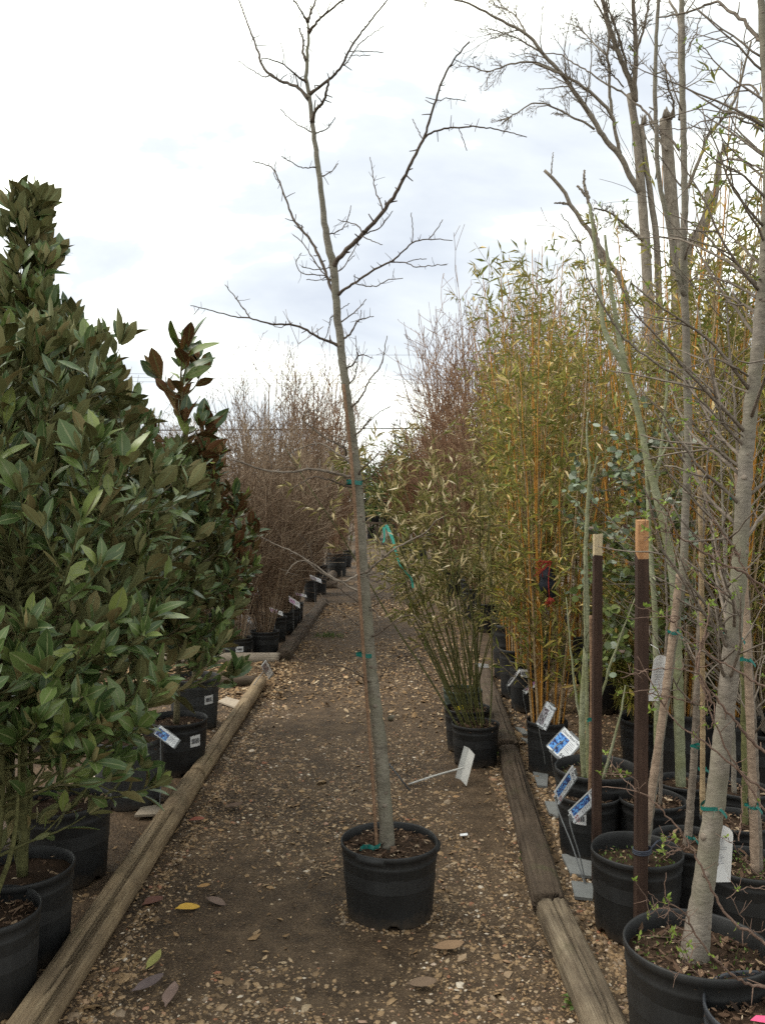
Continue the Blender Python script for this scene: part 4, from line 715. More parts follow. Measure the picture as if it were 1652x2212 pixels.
# ------------------------------------------------------------------ bamboo
def bamboo(T, ncane, height, lean, spread, cmat, lmat, leafn=130, t0=.35, cr=.006, lsz=.10, each=True, thin_mat=None, base_r=.09, droop=.5, wig=.026):
    b = np.array([T.x, T.y, T.z - .03]); a = rng.uniform(0, 6.28, ncane); q = np.sqrt(rng.random(ncane)); out = np.stack([np.cos(a) * q, np.sin(a) * q, np.zeros(ncane)], -1)
    L = (height - T.z) * np.where(rng.random(ncane) < .3, rng.uniform(.5, .8, ncane), rng.uniform(.75, 1.06, ncane)); dr = np.array([lean[0], lean[1], 1.]) + out * spread + rng.normal(0, .035, (ncane, 3))
    Pt, R = grow(b + out * base_r, dr, L, cr * rng.uniform(.65, 1.2, ncane), 12, wig, -.004, .3)
    for i in range(ncane):
        c = smooth(Pt[i], 22); r = np.linspace(R[i, 0], R[i, -1], 22); r[::2] *= 1.12; m = cmat if (thin_mat is None or rng.random() < .6) else thin_mat
        tubes(MB(), c, r, 5, False).build('cane', m, T.root)
    k = max(1, int(leafn / 9)); s, d, l, r = spawn(Pt, R, k, t0, 1.0, .7, .16, .35, .8); P2, R2 = grow(s, d, np.clip(l, .1, .42), np.maximum(r, .0009), 4, .11, -.035, .5)
    tubes(MB(), P2, np.maximum(R2, .0013), 3, False).build('side_shoots', thin_mat or cmat, T.root, kind='stuff')
    m, K, _ = P2.shape; n = m * 9; pi = np.repeat(np.arange(m), 9); t = rng.uniform(.3, 1, n) * (K - 1); i = np.clip(t.astype(int), 0, K - 2); fr = (t - i)[:, None]
    pos = P2[pi, i] * (1 - fr) + P2[pi, i + 1] * fr; Tn = unit(P2[pi, i + 1] - P2[pi, i]); X = unit(Tn * .8 + rng.normal(0, .55, (n, 3)) + [0, 0, -droop * .5]); Zn = unit(np.array([0, 0, 1.]) + rng.normal(0, .5, (n, 3)))
    lb = MB(); var = rng.integers(0, 3, n); size = lsz * rng.uniform(.6, 1.3, n)
    for v in range(3): q = var == v; leafset(lb, BAM[v], pos[q], X[q], Zn[q], size[q], rng.uniform(.8, 1.25, q.sum()))
    lb.build('foliage', lmat, T.root, kind='stuff'); return Pt
def bamboos():
    T = potted('potted_bamboo', 1027, 1559, 103, .9, 'leaning green bamboo in the nearest black pot set on the path', 'bamboo', 'bamboo pots on the path', chips=200)
    bamboo(T, 18, 2.15, (-.28, .03), .28, M['canegreen'], M['bamdry'], 95, .5, .0056, .075, thin_mat=M['stemgreen'])
    T = potted('potted_bamboo', 1011, 1526, 101, .9, 'green bamboo in the middle black pot behind the nearest one on the path', 'bamboo', 'bamboo pots on the path', chips=120)
    bamboo(T, 14, 2.1, (-.2, .05), .34, M['canegreen'], M['bamdry'], 95, .5, .005, .075, thin_mat=M['stemgreen'])
    T = potted('potted_bamboo', 1000, 1486, 86, .95, 'bamboo in the dark green pot at the back of three on the path', 'bamboo', 'bamboo pots on the path', mat='potgreen', chips=60)
    bamboo(T, 12, 2.15, (-.1, .1), .36, M['canegreen'], M['bamdry'], 90, .46, .0048, .078, thin_mat=M['stemgreen'])
    front = [(1183, 1556, 92, 1.25, 3.1, 'golden bamboo in the pot behind the third plant tag', .35), (1140, 1425, 80, 1.35, 3.3, 'golden bamboo with bright orange canes behind the second plant tag', .6), (1116, 1401, 76, 1.4, 3.3, 'golden bamboo in the ringed pot with a mossy rim', .4), (1104, 1349, 82, 1.45, 3.4, 'golden bamboo in the large pot behind the ringed pots', .3), (1096, 1330, 70, 1.4, 3.4, 'golden bamboo half hidden behind the large pot', .3)]
    for cx, yr, wd, kk, h, lab, yl in front:
        T = potted('potted_bamboo', cx, yr, wd, kk, lab, 'bamboo', 'golden bamboos along the right bed', chips=30, moss=yr < 1430, barcode=(-1.9, .8, .06, .06) if yr == 1425 else None)
        bamboo(T, 20, h, (.05, .03), .11, M['caneyellow'], M['bamleaf'], 140, .06, .0072, .08, thin_mat=M['canetan'])
    rows = [('foremost', 4.85, (1.72, 1.98, 2.2)), ('front', 5.7, (1.62, 2.08, 2.5)), ('second', 6.6, (1.7, 2.3, 2.85)), ('third', 7.6, (1.72, 2.4, 3.1)), ('fourth', 8.7, (1.7, 2.5, 3.4)), ('rear', 9.9, (1.55, 2.45, 3.5))]; i = 0
    for rn, y0, xs in rows:
        for j, x in enumerate(xs):
            i += 1; y = y0 + rng.uniform(-.15, .15); x = x + rng.uniform(-.08, .08); T = potted_at('potted_bamboo', x, y, .34, .42, 'golden bamboo in the %s back row, %s clump counted from the path' % (rn, ('first', 'second', 'third')[j]), 'bamboo', 'golden bamboos in the back rows', chips=0)
            bamboo(T, int(rng.integers(13, 22)), 3.4 + .1 * (y - 5.7) + rng.uniform(-.45, .2) + (.3 if x / y > .34 else 0), (rng.uniform(-.05, .06), 0), rng.uniform(.1, .2), M['caneyellow'] if i % 3 else M['canetan'], M['bamleaf'] if i % 4 else M['bamdry'], int(rng.integers(90, 160)), rng.uniform(.08, .3), .008, rng.uniform(.07, .095), thin_mat=M['canetan'])
    for i, (x, y, h) in enumerate(((1.45, 8.3, 2.9), (1.95, 7.75, 2.9), (2.75, 7.5, 3.0), (2.3, 6.3, 2.6), (3.2, 6.2, 3.0), (1.5, 10.4, 3.2))):
        T = potted_at('potted_shrub', x, y, .3, .36, ('dry tan stemmed shrub behind the ringed pots', 'dry tan stemmed shrub in the midst of the golden bamboo', 'dry tan stemmed shrub behind the parasol tree', 'dry tan stemmed shrub nearest the dark stakes', 'dry tan stemmed shrub toward the right edge', 'dry tan stemmed shrub at the rear of the bamboo')[i], 'shrub', 'dry shrubs among the bamboo', chips=0)
        shrub(T, h, .5, 40, 260, M['twigtan'], .06, .0055, .02, .26, 0, .09, .0018)
    for cx, yr, wd, h in ((1052, 1300, 50, 2.6), (1034, 1268, 44, 2.8), (1020, 1242, 38, 3.0), (1006, 1222, 34, 3.1), (990, 1200, 30, 3.2)):
        T = potted('potted_shrub', cx, yr, wd, 1.25, 'shrub in the %s black pot of the receding row beyond the path bamboo' % {1052: 'nearest', 1034: 'second', 1020: 'third', 1006: 'fourth', 990: 'farthest'}[cx], 'shrub', 'pots in the receding right row', chips=0)
        shrub(T, h, .5, 24, 200, M['twigtan'], .06, .006, .03, .3, 0, .07, .0018)
bamboos()
# ------------------------------------------------------------------ near pots and trees on the right
def trunk_px(T, pts, d0, d1, ws, mat, s=14, name='trunk', n=90, wob=.001):
    p3 = np.array([P(x, y, d) for (x, y), d in zip(pts, np.linspace(d0, d1, len(pts)))]); p3[0] = [p3[0][0], p3[0][1], T.z - .03] if T is not None else p3[0]
    c = smooth(p3, n); c[:, :2] += rng.normal(0, wob, (n, 2)); r = np.interp(np.linspace(0, 1, n), np.linspace(0, 1, len(ws)), ws) / 2 / F * np.linspace(d0, d1, n)
    for k in rng.integers(3, n - 3, max(2, n // 24)): r[k - 2:k + 3] *= np.array([1.01, 1.03, 1.05, 1.03, 1.01])
    tubes(MB(), c, r, s).build(name, mat, T.root if T is not None else None); return c, r
def side_branches(T, c, r, k, Lr, mat, buds=True, t0=.25, t1=1.0, sub=3, az=None, ang_=1.0, bsz=.014, name='branch'):
    n = len(c); i = (n * rng.uniform(t0, t1, k)).astype(int).clip(1, n - 2)
    for j in i:
        a = rng.uniform(0, 6.28) if az is None else rng.normal(az, 1.0); Tn = unit(c[j + 1] - c[j - 1]); o = np.array([math.cos(a), math.sin(a), .25]); dr = unit(Tn * math.cos(ang_) + o * math.sin(ang_))
        Pt, R = grow([c[j]], [dr], rng.uniform(*Lr), np.clip(r[j] * .3, .0022, .006), 9, .11, .02, .3); mb = MB(); tubes(mb, Pt, R, 5)
        s, d, l, rr = spawn(Pt, R, sub, .2, .95, .8, .45, .7, .7); P2, R2 = grow(s, d, l, np.maximum(rr, .0012), 5, .13, .02, .6); tubes(mb, P2, R2, 4)
        b = mb.build(name, mat, T.root)
        if buds: bud_set(T, np.concatenate([P2[:, -1], P2[:, 2], Pt[:, -1]]), bsz, b)
def bud_set(T, pts, size, parent=None, prob=.22):
    pts = pts[rng.random(len(pts)) < prob]
    if not len(pts): return
    k = 5; pos = np.repeat(pts, k, 0); n = len(pos); X = unit(rng.normal(0, 1, (n, 3)) + [0, 0, .5])
    leafset(MB(), BUD[0], pos, X, rng.normal(0, 1, (n, 3)), size * rng.uniform(.5, 1.2, n)).build('buds', M['bud'], parent if parent is not None else T.root, kind='stuff')
def traced(T, lst, d0, mat, s=6, spurs=6, buds=0, bsz=.013, name='branch', jit=.0):
    for pts, w0, w1, da, db in lst:
        mb = MB(); c, r = vbranch(mb, pts, d0 + da, d0 + db, w0, w1, s, spurs, .0018); o = mb.build(name, mat, T.root)
        if buds: i = rng.integers(2, len(c), buds); bud_set(T, c[i] + rng.normal(0, .006, (buds, 3)), bsz, o)
def tie(x, y, d, rr, lab, tail=True, hgt=.0055, mat='teal'):
    q = P(x, y, d); th = np.linspace(0, 2 * math.pi, 17); ring = np.stack([q[0] + rr * np.cos(th), q[1] + rr * np.sin(th), q[2] + .004 * np.sin(th * 2 + x)], -1)
    mb = MB().add(np.concatenate([ring - [0, 0, hgt], ring + [0, 0, hgt]]), np.array([(i, i + 1, i + 18, i + 17) for i in range(16)]))
    if tail:
        for s in (-1, 1):
            t = np.linspace(0, 1, 6)[:, None]; p0 = q + [s * .004, -rr - .002, 0]; pts = p0 + t * np.array([s * .016, -.006, .0]) + t ** 2 * np.array([.004, 0, -.022]); mb.add(np.concatenate([pts, pts + [.004, .003, .007]]), np.array([(i, i + 1, i + 7, i + 6) for i in range(5)]))
    tag(mb.build('plastic_tie', M[mat]), lab, 'tie', 'teal plastic ties')
def pole_px(name, a, b, d0, d1, wpx, mat, lab, cat='bamboo pole', nodes=6):
    n = 48; t = np.linspace(0, 1, n); p0 = P(*a, d0); p1 = P(*b, d1); c = p0 + (p1 - p0) * t[:, None]; c[:, 0] += .006 * np.sin(t * 3); r = np.full(n, wpx / 2 / F * d0) * (1 - .15 * t); r[(np.arange(n) % (n // nodes)) == 3] *= 1.16
    tag(tubes(MB(), c, r, 10).build(name, mat), lab, cat, 'support poles')
def right_near():
    g = 'black pots of the near right bed'
    # R1: the big nearest pot with the thick trunk
    T = potted('potted_tree', 1508, 2032, 310, .86, 'thick grey trunked tree in the biggest black pot at bottom right', 'tree', chips=260, moss=True, soil=.84)
    d = T.d; tr = [(1497, 2085), (1508, 1990), (1530, 1830), (1548, 1700), (1563, 1560), (1580, 1400), (1594, 1240), (1606, 1050), (1618, 900), (1632, 780), (1645, 640), (1656, 470), (1660, 300), (1650, 120), (1640, -60)]
    c, r = trunk_px(T, tr, d, d + .05, [66, 47, 43, 41, 38, 35, 33, 31, 29, 27, 24, 22, 20, 17, 14], M['barkgrey'], 18, n=140); knots(T, c, r, 26, M['barkmid'])
    side_branches(T, c, r, 44, (.2, .6), M['barkmid'], True, .26, .98, 4, math.pi, 1.0)
    up = [(zD([(1420, 1000), (1330, 940), (1210, 900), (1130, 938), (1060, 965), (960, 940)]), 5, 1.8, .02, -.15), (zD([(1425, 1095), (1350, 1060), (1280, 1025), (1180, 1010), (1100, 1030)]), 4, 1.5, .02, .2), (zD([(1390, 1335), (1300, 1270), (1200, 1240), (1100, 1245), (1010, 1260)]), 3, 1.3, .02, -.1), (zD([(1475, 700), (1400, 640), (1330, 540), (1290, 470)]), 4, 1.5, .03, .2), (zD([(1490, 460), (1440, 430), (1390, 330)]), 4, 1.5, .03, -.1),
          (zC([(1652, 252), (1590, 175), (1520, 100), (1450, 45), (1390, 10), (1330, 30), (1200, 72), (1080, 92)]), 9, 3, .04, .25), (zC([(1640, 700), (1560, 650), (1440, 620), (1330, 645), (1230, 685), (1090, 685)]), 4.5, 1.5, .05, .1), (zC([(1652, 905), (1570, 870), (1480, 850), (1400, 860), (1330, 900), (1240, 990), (1150, 1090)]), 4.5, 1.5, .05, .25), (zC([(1640, 540), (1590, 470), (1530, 450), (1450, 520), (1380, 640), (1340, 730)]), 5, 2, .05, .2)]
    traced(T, up, d, M['barkmid'], 7, 8, 3)
    # R3: slender forked tree tied to a bamboo pole
    T = potted('potted_tree', 1376, 1838, 198, .9, 'slender pale tree leaning in the black pot with a torn rim and strapped stake', 'tree', chips=40, moss=True, soil=.78)
    d = T.d; tr = [(1388, 1850), (1400, 1770), (1418, 1640), (1438, 1500), (1458, 1350), (1474, 1230), (1482, 1050), (1485, 900), (1480, 700), (1476, 560), (1478, 420), (1474, 250), (1473, 100), (1470, -60)]
    c, r = trunk_px(T, tr, d, d + .1, [20, 20, 19, 19, 18, 17, 17, 17, 16, 16, 14, 13, 12, 10], M['barkgrey'], 12, n=120)
    ft = [(1478, 640), (1464, 597), (1448, 507), (1428, 420), (1420, 365), (1416, 270), (1414, 162), (1418, 60), (1424, -40)]
    mb = MB(); c2, r2 = vbranch(mb, ft, d + .06, d + .0, 12, 7, 8, 10, .001); mb.build('branch', M['barkgrey'], T.root)
    traced(T, [(zD([(1083, 1035), (1000, 985), (950, 960), (870, 900), (740, 800), (640, 660), (570, 530), (520, 430), (490, 290), (440, 190), (375, 90)]), 5.5, 2, .04, -.1), (zC([(1195, 800), (1140, 730), (1080, 680), (1020, 600), (950, 540), (880, 485), (800, 440), (720, 385), (650, 350), (560, 290), (480, 285)]), 6, 2, .08, .35), (zC([(1080, 930), (1050, 800), (1000, 700)]), 3, 1.5, .05, .1), (zD([(1095, 470), (1180, 390), (1290, 270), (1400, 170), (1480, 120)]), 3.5, 1.5, .05, -.1), (zC([(1075, 520), (1130, 490), (1200, 460), (1270, 430), (1340, 320)]), 2.2, 1.2, 0, -.1), (zC([(1065, 400), (1000, 330), (950, 260)]), 2, 1.1, 0, .1), (zC([(1240, 280), (1270, 200), (1300, 120), (1330, 20)]), 3, 1.5, .05, .1)], d, M['barkmid'], 6, 8, 2, .011)
    side_branches(T, c, r, 12, (.15, .45), M['barkmid'], False, .35, 1.0, 2, None, .8)
    # R2: the corner pot with arching budding branches
    T = potted('potted_shrub', 1684, 2182, 312, .84, 'arching shrub with red brown branches in the corner pot with a pink tag', 'shrub', chips=260, mat='potblue', soil=.84)
    d = T.d
    tr = [(1700, 2210), (1712, 2100), (1720, 1900), (1716, 1700), (1705, 1500), (1690, 1300)]
    trunk_px(T, tr, d, d + .1, [26, 22, 20, 17, 14, 10], M['barkred'], 10)
    E = [(zE([(1780, 1220), (1652, 1150), (1480, 1030), (1330, 965), (1200, 900), (1090, 830), (960, 740), (880, 680), (830, 530), (760, 430), (680, 385), (570, 345)]), 6.5, 2, .05, -.1), (zE([(872, 690), (800, 668), (740, 665), (670, 700), (610, 745)]), 2.6, 1.4, -.05, -.12), (zE([(1740, 1400), (1652, 1260), (1500, 1050), (1400, 850), (1310, 710), (1220, 580), (1150, 400)]), 5, 1.8, .05, 0), (zE([(1800, 2090), (1652, 2000), (1500, 1920), (1300, 1800), (1190, 1740), (1080, 1620), (960, 1530), (860, 1450), (700, 1350), (560, 1315), (430, 1240)]), 5.5, 1.7, .05, .1),
         (zE([(1190, 2140), (1150, 2040), (1080, 1890), (1078, 1780), (1110, 1620), (1150, 1500), (1170, 1280)]), 6, 3, 0, 0), (zE([(1080, 1890), (950, 1855), (800, 1845), (640, 1860), (530, 1890), (410, 1920)]), 3, 1.5, 0, -.1), (zE([(1200, 600), (1160, 700), (1100, 830)]), 2, 1.5, -.02, 0), (zE([(1320, 1210), (1120, 1080), (950, 930), (830, 870)]), 3, 1.3, .05, .15), (zE([(1345, 980), (1360, 880), (1385, 770)]), 3, 1.6, 0, -.03),
         (zF([(1640, 1820), (1530, 1760), (1450, 1700), (1330, 1620), (1240, 1480), (1170, 1330), (1110, 1220), (1040, 1110), (980, 1040), (900, 950), (820, 910), (740, 885), (610, 875)]), 7, 2, .05, .2), (zF([(1108, 1212), (1060, 1225), (1030, 1235), (970, 1275)]), 2.6, 1.3, .12, .12), (zF([(1640, 2020), (1530, 2005), (1440, 1990), (1350, 1940), (1230, 1830), (1130, 1690), (1080, 1600), (1000, 1530), (965, 1490), (970, 1360)]), 7, 2, 0, -.1), (zF([(1110, 1660), (1050, 1610), (990, 1560), (930, 1515), (870, 1465)]), 2.8, 1.4, -.05, -.1), (zF([(1130, 1760), (1100, 1850), (1050, 1910), (1015, 1950)]), 2.4, 1.2, -.05, -.12),
         (zF([(1640, 990), (1530, 900), (1400, 800), (1270, 690), (1170, 610), (1040, 520), (960, 420), (900, 300), (810, 140)]), 6, 2, .05, .1), (zF([(1620, 1180), (1530, 1010), (1430, 850), (1330, 700), (1240, 500), (1170, 300), (1140, 240)]), 5.5, 2.5, 0, 0), (zF([(1640, 780), (1530, 690), (1430, 590), (1300, 430), (1200, 310), (1140, 200), (1160, 100), (1210, 0)]), 8, 3, .05, 0), (zF([(1640, 1420), (1500, 1380), (1400, 1270), (1330, 1180), (1300, 1150)]), 3, 1.3, 0, -.1), (zF([(1640, 1420), (1500, 1440), (1390, 1455), (1310, 1505)]), 2.6, 1.3, 0, -.1), (zF([(1600, 1640), (1470, 1690), (1330, 1490)]), 2, 1.2, 0, 0), (zF([(870, 350), (1000, 370), (1100, 395), (1210, 420)]), 3, 1.6, 0, .1), (zF([(1380, 1180), (1390, 1060), (1400, 900), (1385, 860)]), 3, 1.5, 0, .1)]
    traced(T, E, d, M['barkred'], 6, 9, 3, .013)
    for pts, w0, w1, da, db in E[:4] + E[9:16]:
        i = random.randint(1, max(1, len(pts) - 3)); x, y = pts[i]
        for s in range(2):
            q = [(x, y), (x + random.uniform(-50, 10), y + random.uniform(-45, 25)), (x + random.uniform(-110, -10), y + random.uniform(-90, 45))]; mb = MB(); c, r = vbranch(mb, q, d + .05, d + random.uniform(-.1, .15), 2.4, 1.2, 5, 4); b = mb.build('branch', M['barkred'], T.root); bud_set(T, c[[-1, len(c) // 2]], .016, b, 1)
    q = P(1632, 2168, d - .02); L = .12; v = np.array([[0, 0, 0], [.02, -.012, .003], [L, -.02, -.008], [L, .012, .0], [.02, .012, .006]]) + [q[0] - .015, q[1], T.z + .02]; tag(MB().add(v, [np.array([(0, 1, 2)]), np.array([(0, 2, 3)]), np.array([(0, 3, 4)])]).build('plant_marker', M['pink']), 'bright pink strip lying in the corner pot', 'marker')
    # smaller pots behind
    T = potted('potted_tree', 1273, 1719, 136, .98, 'young tree with a thin cane in the pot behind the lowest two plant tags', 'tree', g, chips=160, barcode=(-2.1, .74, .06, .055)); d = T.d
    c, r = trunk_px(T, [(1272, 1728), (1268, 1600), (1266, 1450), (1262, 1300), (1264, 1180)], d, d, [9, 8, 7, 6, 4], M['barkpale'], 8); side_branches(T, c, r, 6, (.2, .4), M['stemgreen'], False, .4)
    T = potted('potted_tree', 1411, 1727, 144, .96, 'thin stemmed tree in the mulched pot between the two dark stakes', 'tree', g, chips=200); d = T.d
    c, r = trunk_px(T, [(1425, 1735), (1428, 1600), (1432, 1480), (1440, 1340), (1436, 1220), (1440, 1090)], d, d, [9, 8, 7, 5, 4, 2], M['barkmid'], 8); side_branches(T, c, r, 12, (.2, .5), M['barkmid'], True, .3)
    T = potted('potted_tree', 1492, 1821, 166, .9, 'dark stemmed tree in the pot just behind the thick trunk', 'tree', g, chips=150); d = T.d
    c, r = trunk_px(T, [(1482, 1840), (1492, 1720), (1500, 1600), (1506, 1450), (1512, 1280), (1518, 1120), (1528, 980), (1532, 880)], d, d + .1, [18, 16, 15, 13, 10, 7, 4, 2], M['barkmid'], 10); side_branches(T, c, r, 16, (.2, .55), M['barkmid'], True, .3)
    T = potted('potted_tree', 1290, 1657, 182, .92, 'pale green stemmed tree in the wide pot behind the parasol tree tag', 'tree', g, chips=60, moss=True); d = T.d
    c, r = trunk_px(T, [(1262, 1664), (1256, 1560), (1262, 1440), (1268, 1340), (1264, 1210), (1268, 1100), (1272, 1020), (1266, 930), (1270, 890)], d, d + .05, [13, 13, 12, 11, 10, 9, 8, 5, 3], M['barkpale'], 10)
    traced(T, [([(1262, 1640), (1300, 1500), (1330, 1400), (1372, 1290)], 8, 2.5, 0, .1), ([(1268, 1640), (1240, 1480), (1232, 1390), (1222, 1290)], 7, 2, 0, .1), ([(1300, 1690), (1335, 1560), (1350, 1480)], 7, 3, -.1, 0), ([(1270, 1090), (1278, 1030), (1290, 985)], 6, 4, .05, .05), ([(1268, 1120), (1245, 1085), (1225, 1065)], 4, 2.5, .05, .05)], d, M['barkpale'], 8, 3)
    T = potted('potted_tree', 1480, 1690, 122, .95, 'tall parasol tree with a smooth pale green crooked trunk', 'tree', chips=60); d = T.d
    c, r = trunk_px(T, [(1470, 1698), (1466, 1560), (1462, 1420), (1453, 1250), (1432, 1130), (1412, 1050), (1396, 990), (1385, 930), (1368, 860), (1345, 790), (1316, 740), (1302, 700), (1296, 640), (1288, 560), (1278, 480), (1272, 440)], d, d + .3, [22, 22, 22, 21, 20, 19, 18, 17, 15, 13, 12, 11, 10, 8, 7, 5], M['barkpale'], 14, n=130)
    traced(T, [([(1352, 800), (1336, 730), (1322, 640), (1312, 560), (1306, 508)], 12, 5, .2, .3), ([(1420, 1690), (1417, 1500), (1412, 1300), (1402, 1150), (1396, 1000)], 14, 9, 0, .15), ([(1414, 1060), (1430, 930), (1440, 820), (1436, 720)], 8, 4, .1, .2), ([(1404, 1030), (1440, 960), (1462, 900)], 5, 3, .1, .1)], d, M['barkpale'], 10, 2)
    T = potted('potted_tree', 1622, 1862, 190, .86, 'tree tied to a bamboo pole in the pot behind the hanging paper tag', 'tree', g, chips=120, moss=True); d = T.d
    c, r = trunk_px(T, [(1640, 1880), (1632, 1700), (1622, 1500), (1612, 1300), (1604, 1140), (1592, 980), (1584, 850), (1572, 720), (1566, 600)], d, d + .1, [16, 15, 14, 12, 10, 8, 6, 4, 2], M['barkmid'], 10); side_branches(T, c, r, 36, (.25, .7), M['barkmid'], True, .2, 1.0, 4)
    T = potted('potted_tree', 1592, 1776, 150, .92, 'yellowish stemmed tree in the pot at the right edge behind the pole', 'tree', g, chips=140); d = T.d
    c, r = trunk_px(T, [(1608, 1785), (1606, 1600), (1600, 1400), (1592, 1200), (1580, 1050), (1572, 930)], d, d + .1, [13, 12, 10, 7, 4, 2], M['stemgreen'], 10); side_branches(T, c, r, 16, (.2, .55), M['barkmid'], True, .25)
    T = potted('potted_tree', 1600, 1702, 132, .95, 'thin grey tree in the rearmost pot at the right edge', 'tree', g, chips=100); d = T.d
    c, r = trunk_px(T, [(1585, 1710), (1580, 1500), (1572, 1330), (1562, 1150), (1556, 1000), (1548, 860)], d, d + .1, [11, 10, 9, 7, 4, 2], M['barkgrey'], 10); side_branches(T, c, r, 20, (.2, .6), M['barkmid'], True, .2)
    # poles and stakes
    pole_px('bamboo_pole', (1393, 1800), (1466, 1240), 3.12, 3.2, 17, M['canegreybr'], 'weathered bamboo pole leaning beside the slender pale tree')
    pole_px('bamboo_pole', (1516, 1760), (1509, 1015), 3.3, 3.3, 11, M['canetan'], 'straight yellow bamboo pole beside the dark stemmed tree')
    pole_px('bamboo_pole', (1630, 1885), (1592, 1010), 3.1, 3.1, 18, M['canegreybr'], 'grey bamboo pole at the right edge behind the paper tag')
    pole_px('bamboo_pole', (1274, 1735), (1276, 1330), 3.72, 3.72, 11, M['canebrown'], 'brown bamboo pole beside the cream topped stake')
    def stake(x, top, d, wpx, cut, capmat, lab):
        a = wpx / 2 / F * d; q = P(x, top, d); z1 = q[2]; zc = P(x, cut, d)[2]; z0 = float(gz(q[0], d)) - .15
        t = thing('wooden_stake', (q[0], d, 0), lab, 'stake', 'dark wooden stakes')
        def bx(za, zb, e, jag=0):
            m = MB(); k = 10; zs = np.linspace(za, zb, k); V = []
            for z in zs:
                for sx, sy in ((-1, -1), (1, -1), (1, 1), (-1, 1)): V.append((q[0] + sx * (a + e) + rng.normal(0, .0006), d + sy * (a + e) + rng.normal(0, .0006), z + (jag * rng.uniform(-1, 1) if z == zb else 0)))
            f = [(4 * i + j, 4 * i + (j + 1) % 4, 4 * i + 4 + (j + 1) % 4, 4 * i + 4 + j) for i in range(k - 1) for j in range(4)] + [(4 * k - 4, 4 * k - 3, 4 * k - 2, 4 * k - 1)]
            return m.add(V, np.array(f))
        for nm, ob, mt in (('post', bx(z0, zc, 0, .02), M['stake']), ('bare_top', bx(zc - .03, z1, -.0012, .004), capmat)): ob.build(nm, mt, t, smooth=False)
    stake(1290, 1154, 3.56, 18, 1202, M['stakecream'], 'dark wooden stake with a cream bare top')
    stake(1386, 1123, 3.03, 24, 1205, M['stakebare'], 'dark wooden stake with an orange split top')
    q = P(1386, 1838, 3.03); th = np.linspace(0, 2 * math.pi, 13); R_ = .031; mb = MB()
    for k in range(3): tubes(mb, np.stack([q[0] + R_ * np.cos(th) * 1.0, 3.03 + R_ * np.sin(th), np.full(13, q[2] + .006 * k - .004) + .003 * np.cos(th)], -1), np.full(13, .0032), 5)
    tubes(mb, np.array([[q[0] + .03, 3.04, q[2]], [q[0] + .075, 3.1, q[2] + .006], [q[0] + .14, 3.16, q[2] + .0]]), np.full(3, .0035), 5)
    tag(mb.build('strap', M['blackstrap']), 'dark strap holding the orange topped stake to its pot', 'strap')
    for x, y, dd, rr, lab in ((1578, 1372, 2.5, .029, 'teal tie high on the thick trunk'), (1538, 1742, 2.48, .033, 'teal tie low on the thick trunk'), (1453, 1365, 3.17, .02, 'teal tie on the leaning pole and slender tree'), (1502, 1612, 3.33, .02, 'teal tie with loose ends on the yellow pole'), (1516, 1662, 3.33, .016, 'upper teal tie beside the yellow pole'), (1489, 1870 - 62, 3.37, .016, 'teal tie at the foot of the dark stem'), (1274, 1556, 3.7, .013, 'teal tie on the brown pole beside the cream topped stake'), (1608, 1425, 3.08, .022, 'teal tie on the grey pole at the right edge'), (1622, 1740, 3.08, .024, 'lower teal tie on the grey pole at the right edge'), (1585, 1075, 3.1, .018, 'teal tie at the top of the grey pole')  ):
        tie(x, y, dd, rr, lab)
    # paper tags
    def paper(x0, x1, yt, yb, d, round_top, lab, tilt=0.0, lines=22):
        t = thing('paper_tag', P((x0 + x1) / 2, yb, d), lab, 'tag'); a = P(x0, yb, d); b = P(x1, yb, d); c = P(x0, yt, d); w_ = b[0] - a[0]; h_ = c[2] - a[2]
        k = 9; out = [(0, 0), (w_, 0)] + ([(w_ / 2 + w_ / 2 * math.cos(s), h_ - w_ * .4 + w_ * .4 * math.sin(s)) for s in np.linspace(0, math.pi, k)] if round_top else [(w_, h_), (0, h_)])
        f = lambda u, v, e: (a[0] + u + tilt * v, d - e + .012 * math.sin(u / w_ * 3) + .006 * math.sin(v / h_ * 5), a[2] + v)
        n = len(out); rows = [f(u, v, 0) for u, v in out]; cx_ = f(w_ / 2, h_ / 2, .002); V = rows + [cx_] + [(x, y + .001, z) for x, y, z in rows]
        MB().add(V, [np.array([(i, (i + 1) % n, n) for i in range(n)]), np.array([(n + 1 + i, n + 1 + (i + 1) % n, (i + 1) % n, i) for i in range(n)])]).build('sheet', M['paper'], t, smooth=False)
        ln = MB()
        for i in range(lines):
            v = h_ * (.06 + .8 * i / lines)
            if i % 9 in (3, 4): continue
            u0 = w_ * .12; u1 = w_ * random.uniform(.6, .88); q_ = [f(u0, v, .004), f(u1, v, .004), f(u1, v + h_ * .010, .004), f(u0, v + h_ * .010, .004)]; ln.add(q_, np.array([(0, 1, 2, 3)]))
        ln.build('print', M['inkgrey'], t, smooth=False)
        mb = MB(); s0 = f(w_ / 2, h_ * .96, .0); tubes(mb, np.array([s0, (s0[0] - .01, s0[1], s0[2] + .03), (s0[0] - .035, s0[1] + .01, s0[2] + .045)]), np.full(3, .0012), 4); mb.build('string', M['paper'], t)
    paper(1526, 1577, 1784, 1906, 2.56, True, 'long rounded paper tag hanging behind the thick trunk', .04)
    paper(1399, 1432, 1416, 1514, 3.2, True, 'white paper tag hanging beside the orange topped stake', .12, 14)
    # silver round leaved branches
    T = potted_at('potted_eucalyptus', 2.12, 4.75, .36, .34, 'round silver leaved eucalyptus behind the two dark stakes', 'eucalyptus', None, chips=30); b = np.array([T.x, T.y, T.z])
